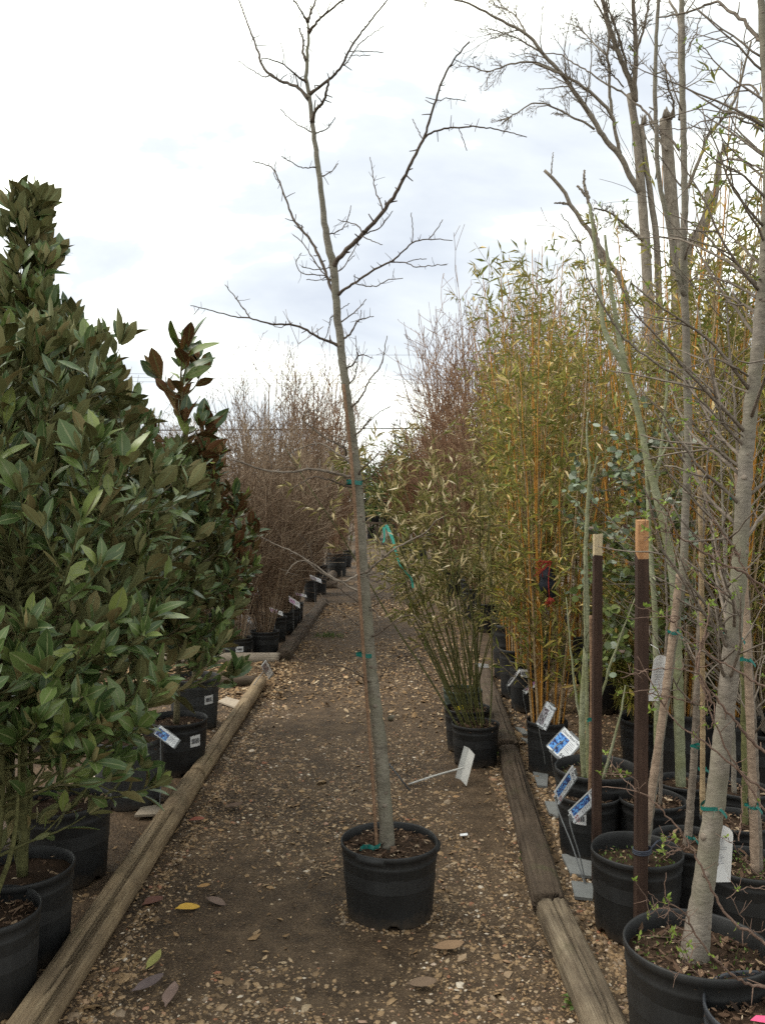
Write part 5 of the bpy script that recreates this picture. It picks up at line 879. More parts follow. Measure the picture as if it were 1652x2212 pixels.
    st = np.array([P(x, y, 4.7) for x, y in ((1330, 1180), (1400, 1090), (1290, 1240), (1350, 1350), (1440, 1250), (1410, 960), (1330, 1020), (1380, 1430), (1300, 1420), (1460, 1130), (1350, 1250), (1270, 1140), (1420, 1380), (1240, 1050), (1470, 1330), (1310, 1320))])
    mb = MB(); tw = []
    for s in st:
        mid = (b + s) / 2 + [0, 0, .15]; c = smooth([b, mid, s], 16); tubes(mb, c, np.linspace(.008, .003, 16), 5); Pt, R = grow(np.repeat(s[None], 6, 0) , rng.normal(0, 1, (6, 3)) * [1, .8, .6] + [0, -.2, .15], rng.uniform(.14, .34, 6), .0025, 8, .12, .0, .5); tubes(mb, Pt, R, 4); tw.append(Pt)
    mb.build('branches', M['barkmid'], T.root, kind='stuff'); tw = np.concatenate(tw); m, K, _ = tw.shape; n = m * K * 2; pos = np.repeat(tw.reshape(-1, 3), 2, 0); X = unit(rng.normal(0, 1, (n, 3)) * [1, 1, .7]); Zn = unit(rng.normal(0, .7, (n, 3)) + [0, -.3, .8])
    lb = MB(); lg = MB(); low = rng.random(n) < np.clip((1.55 - pos[:, 2]) * 1.1 + .25, .1, .85); sz = .036 * rng.uniform(.6, 1.25, n)
    leafset(lb, RND, pos[~low], X[~low], Zn[~low], sz[~low]); leafset(lg, RND, pos[low], X[low], Zn[low], sz[low]); lb.build('foliage', M['euc'], T.root, kind='stuff'); lg.build('foliage', M['eucg'], T.root, kind='stuff')
    # undergrowth behind the pots
    for x, y, h in ((2.3, 4.5, 1.5), (1.55, 5.1, 1.3), (2.75, 4.6, 2.4), (2.6, 5.2, 2.2), (2.0, 5.35, 1.7)):
        T = potted_at('potted_bamboo', x, y, .3, .32, 'low leafy bamboo %s' % {2.3: 'behind the orange topped stake', 1.55: 'left of the cream topped stake', 2.75: 'behind the thick trunk', 2.6: 'behind the yellow pole', 2.0: 'between the two dark stakes'}[x], 'bamboo', 'low bamboos behind the near pots', chips=0); bamboo(T, 12, h, (0, 0), .3, M['canetan'], M['bamleaf'], 170, .12, .004, .1, thin_mat=M['stemgreen'])
right_near()

# ------------------------------------------------------------------ plant tags, plates, ribbons and other small things
def text_mesh(s, size):
    cu = bpy.data.curves.new('lettering', 'FONT'); cu.body = s; cu.size = size; cu.resolution_u = 2; o = bpy.data.objects.new('lettering_tmp', cu); COL.objects.link(o)
    dg = bpy.context.evaluated_depsgraph_get(); me = bpy.data.meshes.new_from_object(o.evaluated_get(dg)); bpy.data.objects.remove(o); return me
def plant_tag(corners, d, foot, footd, lab, title=None, price=None, photo='photoG', pricemat='ink', rods=2, zc=None, foot2=None, frame=True, group='plant tags on metal stakes'):
    c = np.array(corners, float); du = c[1] - c[0]; dv = c[3] - c[0]
    zv = 0.55 * np.linalg.norm(dv) if zc is None else zc; zu = -(du @ dv) / zv; s = d / F
    O = P(c[0][0], c[0][1], d); U = np.array([du[0], zu, -du[1]]) * s; V = np.array([dv[0], zv, -dv[1]]) * s
    if zc is None: V[1] = -V[1]; U[1] = -U[1]                          # lower edge comes forward
    Nn = unit(np.cross(V, U)); Nn = Nn if Nn[1] < 0 else -Nn; lu, lv = np.linalg.norm(U), np.linalg.norm(V)
    f = lambda u, v, e=0.0: O + U * u + V * v + Nn * e
    ft = G(*foot); t = thing('plant_tag', ft, lab, 'plant tag', group)
    def slab(u0, u1, v0, v1, e0, e1):
        p = [f(u0, v0, e1), f(u1, v0, e1), f(u1, v1, e1), f(u0, v1, e1), f(u0, v0, e0), f(u1, v0, e0), f(u1, v1, e0), f(u0, v1, e0)]
        return np.array(p), np.array([(0, 1, 2, 3), (7, 6, 5, 4), (0, 4, 5, 1), (1, 5, 6, 2), (2, 6, 7, 3), (3, 7, 4, 0)])
    card = MB().add(*slab(0, 1, 0, 1, 0, .002)).build('card', M['card'], t, smooth=False)
    if frame:
        fr = MB(); fr.add(*slab(.98, 1.05, 0, 1, -.004, .005)); fr.add(*slab(-.04, .0, 0, 1, -.004, .004)); fr.add(*slab(.3, .8, -.06, .02, -.002, .004)); fr.add(*slab(.2, .72, .98, 1.06, -.002, .004)); fr.build('holder', M['metal'], t, smooth=False)
    MB().add(*slab(.02, .55, .24, .92, .002, .0028)).build('picture', M[photo], t, smooth=False)
    ln = MB()
    for i in range(6): ln.add(*slab(.6, random.uniform(.8, .95), .26 + .07 * i, .275 + .07 * i, .002, .0027))
    ln.add(*slab(.62, .74, .94, .985, .002, .0027)); ln.build('print', M['inkgrey'], t, smooth=False)
    Uh, Vh = unit(U), unit(V); Yh = -Vh
    def put(me, u, v, mt, sx=1.0):
        me.materials.append(M[mt]); o = link('lettering', me, t); p = f(u, v, .0032); Y = unit(Yh - (Yh @ Uh) * Uh)
        o.matrix_basis = Matrix(((Uh[0] * sx, Y[0], Nn[0], p[0]), (Uh[1] * sx, Y[1], Nn[1], p[1]), (Uh[2] * sx, Y[2], Nn[2], p[2]), (0, 0, 0, 1)))
    if title:
        me = text_mesh(title, lv * .15); xs = [v.co.x for v in me.vertices]; wd = max(xs) - min(xs); put(me, .06 if len(title) > 8 else .28, .17, 'ink', min(1.0, lu * .9 / wd))
    if price: put(text_mesh(price, lv * .17), .62, .9, pricemat, .8)
    a = f(.35, 1.0, -.003); b = f(.55, 1.0, -.003); ends = [(a, ft)] + ([(b, G(*foot2) if foot2 else ft + [.012, 0, 0])] if rods > 1 else []); rm = MB()
    for p0, p1 in ends:
        p1 = np.array([p1[0], p1[1], float(gz(p1[0], p1[1])) - .05]); mid = (p0 + p1) / 2 + [.004, 0, 0]; tubes(rm, smooth([f(.4, .2, -.004), p0, mid, p1], 18), np.full(18, .003), 6)
    rm.build('stake_rods', M['metal'], t)
plant_tag([(1237, 1654.4), (1250.3, 1688.5), (1200, 1734.2), (1189.4, 1700.9)], 3.75, (1276, 1932), 3.5, 'plant tag lettered Pin Oak with a blue tree picture', 'Pin Oak', '$20', 'photoC', 'inkred', 1)
plant_tag([(1280.5, 1702.5), (1292.9, 1729.6), (1227, 1766), (1218.5, 1739.6)], 3.62, (1272, 1926), 3.5, 'lowest plant tag with a dark bluish tree picture', 'Golden Jap', '$29', 'photoC', 'inkred', 1)
plant_tag([(1218.5, 1570.8), (1251.9, 1602.5), (1203.8, 1637.4), (1173.6, 1604)], 4.3, (1206, 1742), 4.5, 'plant tag lettered Chinese Parasol Tree with blue leaves', 'Chinese Parasol Tree', '$45', 'photoB', 'ink', 1)
plant_tag([(1180.6, 1515), (1200.7, 1530.5), (1172.8, 1577), (1152.7, 1556.8)], 4.9, (1181, 1672), 5.1, 'plant tag crossed by bamboo leaves above the parasol tree tag', 'Maple', '$30', 'photoG', 'ink', 1)
plant_tag([(1161.3, 1464.6), (1167.8, 1472.3), (1130.3, 1498.1), (1123.9, 1486.5)], 5.7, (1148, 1604), 5.8, 'second plant tag from the far end, leaning over a black pot', None, None, 'photoP', 'ink', 1)
plant_tag([(1120, 1445), (1124.4, 1447.8), (1096.7, 1479.3), (1090.3, 1475)], 6.2, (1126, 1562), 6.2, 'farthest narrow plant tag beside the ringed pots', None, None, 'photoG', 'ink', 1)
plant_tag([(347, 1566.6), (386, 1601), (378, 1622), (336, 1583)], 4.5, (344, 1752), 4.45, 'plant tag with a blue picture leaning over the magnolia timber', None, None, 'photoC', 'ink', 1)
plant_tag([(575.4, 1427), (586, 1461), (575.4, 1473), (566, 1438.7)], 7.1, (508, 1522), 6.8, 'plant tag leaning far over the end of the short timber', None, None, 'photoG', 'ink', 1)
for i, (x0, y0, x1, y1, d, ph, lab) in enumerate([(582, 1311, 607, 1332, 9.2, 'photoP', 'purple printed tag on the corner pot of the brown shrubs'), (624, 1287, 644, 1315, 10.2, 'photoP', 'magenta printed tag over the fourth brown shrub pot'), (637, 1279, 660, 1292, 10.9, 'photoP', 'small pale tag over the fifth brown shrub pot'), (669, 1241, 692, 1260, 12.8, 'photoG', 'tag on the tall narrow pot ending the brown bed'), (549, 1266, 558, 1288, 9.3, 'photoP', 'upright pink tag hanging inside the brown shrubs'), (462, 1286, 486, 1314, 8.7, 'photoG', 'pale tag hanging at the edge of the magnolia leaves'), (522, 1320, 537, 1349, 8.9, 'photoG', 'white tag between the first two brown shrubs')]):
    if x1 - x0 > 12: cs = [(x0, y0), (x0 + (x1 - x0) * .95, y0 + (y1 - y0) * .7), (x1, y1), (x0 + 2, y0 + (y1 - y0) * .45)]
    else: cs = [(x0, y0), (x1, y0 + 2), (x1, y1), (x0, y1)]
    plant_tag(cs, d, ((x0 + x1) / 2, HZ + CAMH * F / (d + .05)), d, lab, None, None, ph, 'ink', 1, frame=False, group='tags among the brown shrubs')
def plate(pts, mat, lab, lift=.012, cat='slate plate', th=.012):
    g = np.array([G(x, y) for x, y in pts]); g[:, 2] = [float(gz(p[0], p[1])) for p in g]; z = g[:, 2].max() + lift; n = len(g); top = g.copy(); top[:, 2] = z + rng.uniform(-.004, .01, n); bot = top - [0, 0, th]
    tag(MB().add(np.vstack([top, bot]), [np.arange(n)[None], np.arange(n, 2 * n)[::-1][None], np.array([(i, n + i, n + (i + 1) % n, (i + 1) % n) for i in range(n)])]).build('marker_plate', mat, smooth=False), lab, cat, 'flat plates at the pot feet')
plate(zF([(118, 545), (165, 548), (205, 585), (160, 588)]), M['slate'], 'farthest grey plate by the bamboo pots'); plate(zF([(150, 605), (205, 620), (275, 678), (255, 682)]), M['slate'], 'long thin grey plate below the second plant tag')
plate(zF([(220, 815), (305, 820), (300, 890), (245, 888)]), M['slate'], 'pale grey plate left of the wide pot'); plate(zF([(285, 980), (350, 990), (375, 1040), (370, 1075), (310, 1045)]), M['slate'], 'beige grey plate below the Pin Oak tag')
plate(zF([(380, 1285), (470, 1290), (560, 1335), (555, 1415), (430, 1395)]), M['slate'], 'largest grey slate plate left of the torn rimmed pot'); plate(zF([(435, 1450), (560, 1458), (556, 1545), (455, 1535)]), M['slate'], 'blue grey slate plate nearest the camera')
plate([(291, 1772), (305, 1754), (366, 1742), (350, 1770)], M['platebeige'], 'beige plate under the blue pictured magnolia tag'); plate([(471, 1522), (490, 1512), (524, 1522), (516, 1538)], M['platebeige'], 'beige plate in the mud inside the short timber')
def fallen_marker():
    b = G(985, 1700); t = thing('fallen_marker', b, 'fallen pale metal marker with a folded plate and long shaft on the mud', 'marker'); d = b[1]
    cs = [P(1002, 1611, d + .1), P(1025, 1630, d + .06), P(1007, 1698, d - .03), P(983, 1680, d)]; m0 = (cs[0] + cs[1]) / 2 + [0, .02, .006]; m1 = (cs[2] + cs[3]) / 2 + [0, .02, .006]; off = np.array([0, .002, 0])
    V = np.array([cs[0], m0, cs[1], cs[2], m1, cs[3]]); V = np.vstack([V, V + off]); MB().add(V, np.array([(0, 1, 4, 5), (1, 2, 3, 4), (11, 10, 7, 6), (10, 9, 8, 7), (0, 6, 7, 1), (1, 7, 8, 2), (3, 9, 10, 4), (4, 10, 11, 5)])).build('plate', M['zinc'], t, smooth=False)
    e = G(882, 1699); e[2] += .012; tubes(MB(), smooth([P(1002, 1658, d - .01), (P(1002, 1658, d) + e) / 2 + [0, 0, .004], e], 12), np.full(12, .0055), 8).build('shaft', M['zinc'], t)
    a0 = P(840, 1650, e[1] + .0); a1 = G(886, 1711); a1[2] += .004; a0 = a1 + (a0 - a1) * 1.0; tubes(MB(), np.array([a1, (a1 + a0) / 2, a0]), np.full(3, .005), 6).build('foot_bar', M['metaldark'], t)
fallen_marker()
def ribbon(pts, d, w_, mat, lab, dd=0.0):
    p = smooth(np.array([P(x, y, d + dd * i) for i, (x, y) in enumerate(pts)]), 30); s = np.linspace(0, 9, 30); off = np.stack([.8 + .2 * np.cos(s * .5), .5 * np.sin(s * .6), np.full(30, .25)], -1) * w_
    tag(MB().add(np.vstack([p - off, p + off]), np.array([(i, i + 1, i + 31, i + 30) for i in range(29)])).build('ribbon', mat), lab, 'ribbon')
ribbon([(834, 1134), (848, 1165), (856, 1198), (866, 1224), (878, 1238), (888, 1250), (892, 1270)], 5.0, .0085, M['tealight'], 'long light teal ribbon trailing from the leaning bamboo'); ribbon([(829, 1138), (830, 1160), (828, 1172)], 5.1, .008, M['tealight'], 'short light teal ribbon end beside the long one')
def flat_tag(x0, y0, x1, y1, d, mat, lab, rot=0.0):
    a, b, c, e = P(x0, y0, d), P(x1, y0 + rot, d), P(x1, y1 + rot, d), P(x0, y1, d); V = np.array([a, b, c, e]); V = np.vstack([V, V + [0, .0015, 0]])
    tag(MB().add(V, np.array([(0, 1, 2, 3), (7, 6, 5, 4), (0, 4, 5, 1), (1, 5, 6, 2), (2, 6, 7, 3), (3, 7, 4, 0)])).build('plastic_tag', mat, smooth=False), lab, 'tag', 'small plastic tags')
flat_tag(1056, 1268, 1089, 1273, 7.0, M['yellow'], 'narrow yellow tag among the bamboo stems', 3); flat_tag(985, 1527, 1002, 1536, 5.5, M['yellow'], 'yellow tag stuck in the middle bamboo pot', -5); flat_tag(1027, 1432, 1055, 1440, 7.4, M['card'], 'white card behind the leaning bamboo', 3); flat_tag(943, 1247, 962, 1250, 12, M['card'], 'tiny white card far down the right row', 0); flat_tag(1111, 1139, 1116, 1172, 7.6, M['card'], 'upright white tag high in the golden bamboo', 0); flat_tag(1130, 1154, 1141, 1178, 7.4, M['paper'], 'pale wood tag between the orange canes', 1)
def bundle():
    d = 5.05; b = P(1185, 1310, d); t = thing('tied_bundle', b, 'dark cloth bundle tied with red twine hanging among orange canes', 'bundle'); mb = MB()
    c = smooth([P(1186, 1222, d), P(1182, 1245, d), P(1184, 1268, d), P(1192, 1290, d)], 14); r = np.interp(np.linspace(0, 1, 14), [0, .3, .6, 1], [.02, .045, .05, .028]) * rng.uniform(.8, 1.2, 14); tubes(mb, c, r, 9); tubes(mb, smooth([P(1176, 1235, d), P(1172, 1262, d - .02), P(1170, 1278, d)], 8), np.full(8, .02), 7); mb.build('cloth', M['cloth'], t)
    tw = MB()
    for k in range(8): p0 = P(1190 + rng.uniform(-6, 6), 1216 + rng.uniform(-5, 5), d - .05); tubes(tw, smooth([p0, P(1172 + rng.uniform(-12, 8), 1225 + rng.uniform(-18, 12), d - .06), P(1158 + rng.uniform(-6, 14), 1230 + rng.uniform(-26, 22), d - .05)], 8), np.full(8, .0022), 4)
    for k in range(16): tubes(tw, smooth([P(1186, 1290, d - .05), P(1184 + rng.uniform(-6, 16), 1298, d - .07), P(1182 + rng.uniform(-8, 18), 1306 + rng.uniform(-4, 6), d - .05)], 6), np.full(6, .0022), 4)
    tubes(tw, smooth([P(1188, 1218, d - .06), P(1184, 1250, d - .07), P(1186, 1290, d - .06)], 8), np.full(8, .003), 4); tw.build('red_twine', M['red'], t)
bundle()
def fallen_leaves():
    spots = [(405, 1970, .11, (.5, .3, .05), .3, 'bright yellow fallen leaf near the long timber'), (343, 2108, .1, (.26, .25, .08), 1.2, 'olive green fallen leaf lying flat on the gravel'), (336, 1962, .12, (.12, .055, .04), .9, 'curled dark red fallen leaf beside the yellow one'), (470, 1950, .11, (.16, .11, .085), -.4, 'grey brown fallen leaf on the mud left of the pot'), (440, 1925, .06, (.35, .2, .08), .2, 'small tan fallen leaf above the yellow one'), (912, 2133, .12, (.17, .115, .075), -.2, 'folded brown fallen leaf in front of the lone pot'), (968, 2062, .13, (.24, .15, .085), .1, 'long tan fallen leaf right of the lone pot base'), (1003, 2092, .06, (.3, .21, .13), .8, 'pale curled fallen leaf right of the folded one'), (505, 1745, .11, (.13, .085, .06), .2, 'brown fallen leaf close to the timber joint'), (320, 2155, .12, (.12, .09, .085), .5, 'greyish fallen leaf at the bottom left gravel'), (395, 2190, .13, (.2, .135, .11), 1.5, 'broad pinkish brown fallen leaf at the bottom edge'), (425, 1775, .09, (.26, .09, .06), .1, 'reddish fallen leaf against the long timber'), (255, 1965, .14, (.13, .075, .055), .7, 'brown fallen leaf inside the magnolia bed'), (985, 1698 + 35, .05, (.4, .24, .12), .4, 'small orange leaf below the fallen marker')]
    for i, (x, y, L, c, a, lab) in enumerate(spots):
        p = G(x, y); z = float(gz(p[0], p[1])) + .016; mt = flat_mat('fallen_leaf_colour', c, .75, .25, .3, 30); tm = leaf_tmpl(MAGP, random.uniform(.15, .5), random.uniform(-.25, .15), .035); L *= .85
        tag(leafset(MB(), tm, np.array([[p[0] - L / 2, p[1], z]]), np.array([[math.cos(a), math.sin(a), random.uniform(-.05, .12)]]), np.array([[random.uniform(-.3, .3), -.25, 1]]), L, 1.15).build('fallen_leaf', mt), lab, 'leaf', 'fallen leaves on the path')
    p = G(994, 1815); MBv = np.array([[0, 0, 0], [.035, .004, .002], [.036, .03, .003], [.0, .026, 0]]) + [p[0], p[1], float(gz(p[0], p[1])) + .014]; tag(MB().add(np.vstack([MBv, MBv - [0, 0, .001]]), np.array([(0, 1, 2, 3), (7, 6, 5, 4)])).build('label_scrap', M['card']), 'small white label scrap lying on the mud right of the lone pot', 'scrap')
fallen_leaves()
def weed(x, y, k, size, lab, grass=False):
    p = G(x, y); z = float(gz(p[0], p[1])); n = k; pos = np.array([p[0], p[1], z + .004]) + rng.normal(0, 1, (n, 3)) * [size, size, 0]
    if grass: X = unit(rng.normal(0, .5, (n, 3)) + [0, 0, 1]); mb = leafset(MB(), BAM[0], pos, X, rng.normal(0, 1, (n, 3)), rng.uniform(.03, .08, n), .5)
    else: X = unit(rng.normal(0, 1, (n, 3)) * [1, 1, .4] + [0, 0, .35]); pos[:, 2] += rng.random(n) * .035; mb = leafset(MB(), BUD[0], pos, X, np.array([0, 0, 1.]) + rng.normal(0, .4, (n, 3)), rng.uniform(.015, .035, n), 1.3)
    tag(mb.build('weed', M['weed']), lab, 'weed', 'weeds on the path')
weed(1146, 1868, 40, .02, 'small green weed growing against the dark timber'); weed(1092, 1640, 60, .03, 'leafy weed between the nearest bamboo pot and the timber'); weed(712, 1378, 160, .09, 'patch of grass in the middle of the path', True); weed(1232, 2175, 14, .012, 'tiny weed beside the bleached timber')
# ------------------------------------------------------------------ far background
def big_tree():
    d = 22.0; b = P(1420, 1080 + CAMH * F / d, d); t = thing('bare_tree', (b[0], d, 0), 'big bare old tree with broken limbs standing behind the bamboo', 'tree'); mb = MB()
    Tk = [([(1420, 1215)] + zC([(1030, 1471), (1020, 1200), (1005, 950), (985, 700), (962, 540), (950, 470)]), 30, 15), ([(1470, 1215)] + zC([(1190, 1471), (1175, 1200), (1155, 850), (1140, 605)]), 36, 24), ([(1430, 1215)] + zC([(1100, 1471), (1065, 1050), (1035, 850), (1008, 640)]), 18, 11), ([(1480, 1215)] + zC([(1250, 1450), (1330, 1200), (1395, 1080), (1420, 930), (1432, 790)]), 30, 11), (zC([(1290, 1300), (1320, 1150), (1345, 1030)]), 22, 16)]
    for pts, w0, w1 in Tk:
        q = smooth(np.array([P(x, y, d) for x, y in pts]), 40); q[:, 1] += .3 * np.sin(np.linspace(0, 3, 40) + w0); tubes(mb, q, np.linspace(w0, w1, 40) / 2 / F * d * (1 + .08 * rng.random(40)), 10)
    for px, py, w_ in ((1140, 605, 22), (1008, 640, 10), (1432, 790, 10), (1345, 1030, 15)):
        for k in range(7):
            x, y = zC([(px, py)])[0]; ox = rng.uniform(-.42, .42) * w_; p0 = P(x + ox, y + 8, d + rng.uniform(-.08, .08)); p1 = P(x + ox * 1.1 + rng.uniform(-2, 2), y - rng.uniform(3, 16), d + rng.uniform(-.1, .1)); tubes(mb, np.array([p0, (p0 + p1) / 2, p1]), np.array([.05, .035, .008]) * w_ / 14, 5)
    mb.build('trunk', M['barkold'], t)
    limbs = [(zC([(985, 1020), (930, 930), (880, 830), (800, 740), (700, 580), (580, 410), (480, 300), (380, 180), (250, 110), (100, 30), (0, 0), (-80, -20)]), 13, 3), (zC([(880, 820), (850, 680), (830, 600), (720, 490), (600, 410), (530, 380), (430, 340)]), 9, 4), (zC([(838, 610), (822, 480), (825, 380), (812, 290), (822, 190), (800, 100), (740, 0)]), 7, 4), (zC([(962, 540), (938, 450), (900, 350), (840, 200), (800, 50), (780, -30)]), 13, 8), (zC([(964, 545), (955, 460), (960, 380), (965, 250), (955, 100), (948, -30)]), 12, 8), (zC([(918, 380), (880, 220), (850, 130), (790, 0)]), 6, 4), (zC([(970, 260), (1000, 170), (1020, 80), (1035, -20)]), 6, 3.5), (zC([(745, 690), (690, 650), (620, 620), (520, 570), (420, 550), (300, 620), (250, 660)]), 5, 2), (zC([(540, 385), (470, 345), (420, 330), (300, 340), (180, 380), (80, 350)]), 5, 2), (zC([(480, 290), (430, 260), (360, 220), (300, 190), (180, 150)]), 4, 2), (zC([(380, 180), (330, 90), (250, 40), (180, 10)]), 4, 2), (zC([(810, 300), (730, 220), (660, 150), (590, 120)]), 4, 2), (zC([(1000, 1280), (900, 1190), (820, 1130), (740, 1105)]), 7, 3), (zC([(1150, 640), (1165, 560), (1130, 440), (1118, 340)]), 5, 3.5), (zC([(1130, 800), (1080, 730), (1035, 645)]), 6, 4), (zC([(1240, 1000), (1300, 850), (1350, 720), (1450, 600), (1510, 480), (1540, 350), (1580, 220)]), 8, 4), (zC([(1200, 640), (1205, 500), (1195, 300), (1190, 100), (1140, 0)]), 9, 5), (zC([(900, 460), (840, 400), (780, 330), (755, 260)]), 3.5, 2), (zC([(1110, 1340), (1050, 1320), (980, 1250), (860, 1210)]), 4, 2)]
    for pts, w0, w1 in limbs:
        m = MB(); n = len(pts) * 4; c = smooth(np.array([P(x, y, d) for x, y in pts]), n); dep = rng.uniform(-1.5, 1.5); c = np.array([P(*[float(v) for v in np.array(proj(p)[:2])], d + dep * k / n) for k, p in enumerate(c)]); r = np.linspace(w0, w1, n) / 2 / F * d; tubes(m, c + rng.normal(0, .008, c.shape), r, 6)
        Pt, R = c[None], r[None]; s, dr, l, rr = spawn(Pt, R, 20, .2, 1.0, .8, .26, .35, .9); P2, R2 = grow(s, dr, np.clip(l, .3, 1.5), np.maximum(rr, .009), 7, .13, .01, .4); tubes(m, P2, R2, 4)
        s, dr, l, rr = spawn(P2, R2, 5, .2, 1.0, .7, .5, .6, .9); P3, R3 = grow(s, dr, l, np.maximum(rr, .0075), 4, .18, 0, .5); tubes(m, P3, R3, 3, False)
        s, dr, l, rr = spawn(P3, R3, 2, .3, 1.0, .7, .5, .7, .9); P4, R4 = grow(s, dr, l, np.maximum(rr, .006), 3, .16, 0, .6); tubes(m, P4, R4, 3, False); m.build('limb', M['barkold'], t)
    b = P(1330, 1215, 20.0); t = thing('dead_snag', (b[0], 20, 0), 'pale broken dead snag left of the big bare tree', 'tree')
    for i, (pts, w0, w1) in enumerate([([(1400, 1230), (1360, 800)] + zC([(900, 1530), (840, 1430), (720, 1240), (620, 1090), (575, 1010), (540, 970), (475, 908)]), 26, 7), (zC([(790, 1400), (745, 1230), (720, 1100), (690, 1030), (650, 990)]), 13, 5), (zC([(715, 1060), (690, 990), (690, 905)]), 8, 4), (zC([(610, 1090), (570, 1080), (528, 1080)]), 5, 3), (zC([(510, 940), (518, 880), (523, 810)]), 3, 1.6)]):
        m = MB(); c = smooth(np.array([P(x, y, 20.0) for x, y in pts]), 40); tubes(m, c + rng.normal(0, .01, c.shape), np.linspace(w0, w1, 40) / 2 / F * 20, 8); m.build('trunk' if i == 0 else 'limb', M['barkold'], t)
big_tree()
def bare_far(x, y, h, spread, mat, lab, group, leafy=False, k=7):
    t = thing('far_tree', (x, y, 0), lab, 'tree', group); Pt, R = grow([[x, y, 0]], [[0, 0, 1]], h * .55, h * .022, 8, .04); m = MB(); tubes(m, Pt, R, 7); m.build('trunk', mat, t); m = MB()
    s, d, l, r = spawn(Pt, R, k * 2, .35, 1, .7, .9 * spread, .7); P2, R2 = grow(s, d, l, r, 7, .12, .06, .3); tubes(m, P2, R2, 5); s, d, l, r = spawn(P2, R2, 8, .2, 1, .7, .55, .6); P3, R3 = grow(s, d, l, np.maximum(r, .02), 6, .14, .03, .4); tubes(m, P3, R3, 3, False); s, d, l, r = spawn(P3, R3, 5, .2, 1, .8, .5, .6); P4, R4 = grow(s, d, l, np.maximum(r, .022), 3, .16, 0, .6); tubes(m, P4, R4, 3, False); m.build('crown', mat, t, kind='stuff')
    if leafy: n = 2500; q = P4.reshape(-1, 3)[rng.integers(0, P4.shape[0] * 3, n)] + rng.normal(0, .15, (n, 3)); leafset(MB(), BUD[0], q, rng.normal(0, 1, (n, 3)), rng.normal(0, 1, (n, 3)), .28).build('foliage', M['farleaf'], t, kind='stuff')
for i, (px, d, top, lab) in enumerate([(905, 48, 835, 'greyish bare tree beyond the far right shrubs'), (960, 60, 860, 'far bare tree behind the reddish shrubs'), (600, 70, 930, 'distant tree behind the whippy shrubs'), (470, 75, 935, 'distant tree behind the brown shrubs'), (300, 70, 930, 'distant tree hidden behind the magnolias'), (1250, 60, 880, 'distant tree behind the golden bamboo'), (1500, 55, 850, 'distant tree at the far right'), (760, 85, 985, 'smallest distant tree above the path end')]):
    q = P(px, top, d); bare_far(q[0], d, q[2] * .95, .9, M['twiggrey'] if i < 2 else M['twigbrown'], lab, 'distant trees', i >= 4)
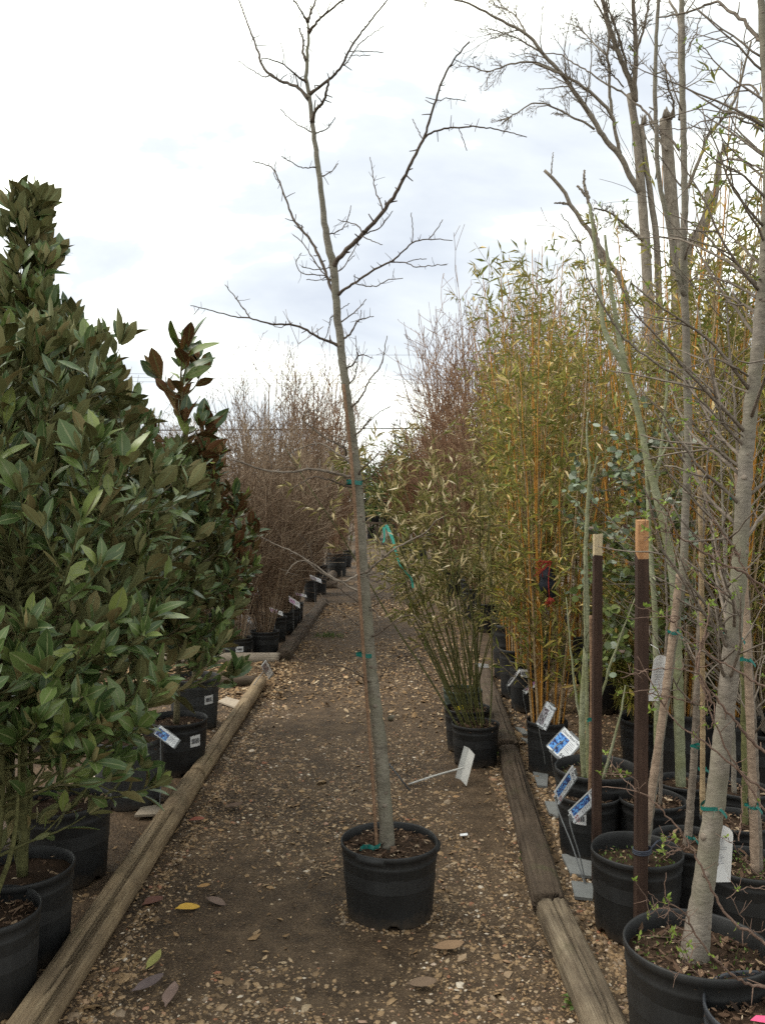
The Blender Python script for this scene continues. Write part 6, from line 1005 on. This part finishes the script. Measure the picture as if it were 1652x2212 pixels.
def bench():
    d = 31.0; c = G(835, HZ + CAMH * F / d); x0, x1 = P(770, 1100, d)[0], P(900, 1100, d)[0]; t = thing('plant_bench', ((x0 + x1) / 2, d, 0), 'tiered wooden plant bench closing the far end of the path', 'bench')
    def bx(xa, xb, ya, yb, za, zb): return np.array([(x, y, z) for z in (za, zb) for y in (ya, yb) for x in (xa, xb)]), np.array([(0, 2, 3, 1), (4, 5, 7, 6), (0, 1, 5, 4), (2, 6, 7, 3), (0, 4, 6, 2), (1, 3, 7, 5)])
    zs = [P(830, y, d)[2] for y in (1128, 1092, 1062, 1036)]
    for k, z in enumerate(zs): MB().add(*bx(x0, x1, d - .2 + k * .5, d + .6 + k * .5, z - .06, z)).build('shelf', M['timberD'], t, smooth=False)
    for x in np.linspace(x0 + .05, x1 - .05, 4):
        for k, z in enumerate(zs): MB().add(*bx(x - .05, x + .05, d - .1 + k * .5, d + .0 + k * .5, -.05, z - .06)).build('leg', M['timberD'], t, smooth=False)
    i = 0
    for k, z in enumerate(zs):
        for j, x in enumerate(np.linspace(x0 + .2, x1 - .2, 5)):
            xx = x + rng.uniform(-.05, .05); yy = d + .2 + k * .5; q = Pot(); q.root = thing('evergreen_pot', (xx, yy, z), 'round green evergreen, %s from the left on the %s bench tier' % (['first', 'second', 'third', 'fourth', 'fifth'][j], ['lowest', 'second', 'third', 'top'][k]), 'evergreen', 'evergreens on the far bench')
            V, f = lathe([(.01, 0), (.13, 0), (.16, .22), (.17, .24), (.15, .22)], 14); MB().add(V + [xx, yy, z], f).build('pot', M['pot'], q.root); n = 140; u = unit(rng.normal(0, 1, (n, 3))); pos = np.array([xx, yy, z + .42]) + u * [.26, .26, .24] * rng.uniform(.6, 1, (n, 1)); leafset(MB(), BUD[0], pos, u + rng.normal(0, .5, (n, 3)), rng.normal(0, 1, (n, 3)), .09).build('foliage', M['farleaf'], q.root, kind='stuff')
bench()
for i, (x, y, h, mt) in enumerate([(-1.6, 34.5, 3.4, 'farleaf'), (-.2, 36.0, 3.0, 'farleaf'), (1.3, 35.0, 3.6, 'farleaf'), (2.6, 36.0, 3.8, 'farleaf'), (-3.2, 35.0, 3.2, 'farleaf'), (.5, 39.0, 4.0, 'eucg')]):
    t = thing('far_shrub', (x, y, 0), ('green shrub left of the far bench', 'green shrub straight behind the far bench', 'green shrub behind the right end of the far bench', 'tall green shrub right of the far bench', 'green shrub beyond the far left bed', 'pale olive shrub rising behind the far bench')[i], 'shrub', 'green shrubs closing the path'); Pt, R = grow(np.repeat([[x, y, 0.]], 9, 0), rng.normal(0, .35, (9, 3)) + [0, 0, 1], h * .8, .04, 7, .08, .02, .3); tubes(MB(), Pt, R, 5).build('stems', M['barkmid'], t)
    n = 1500; u = unit(rng.normal(0, 1, (n, 3))); pos = np.array([x, y, h * .55]) + u * [.9, .9, h * .45] * rng.uniform(.35, 1.08, (n, 1)) * (1 + .25 * np.sin(u[:, :1] * 7 + u[:, 2:] * 5)); leafset(MB(), BUD[0], pos, u + rng.normal(0, .7, (n, 3)), rng.normal(0, 1, (n, 3)), .16).build('foliage', M[mt], t, kind='stuff')
for i, (x, yb, wd) in enumerate([(716, 1240, 26), (733, 1236, 26), (748, 1225, 24), (800, 1163, 16)]):
    d = CAMH * F / (yb - HZ); T = potted_at('potted_shrub', (x - CX) / F * d, d, wd / F * d, wd / F * d * 1.5, ['tall black pot with a shrub at the front of the far left bed', 'tall black pot with a shrub beside the far timber', 'tall black pot with a shrub farther along the far timber', 'small pot with a shrub at the path end beside the bench'][i], 'shrub', 'tall pots of the far left bed', chips=0); shrub(T, 2.6, .6, 24, 240, M['twigbrown'], .06, .007, .03, .3, 0, .08, .0026)
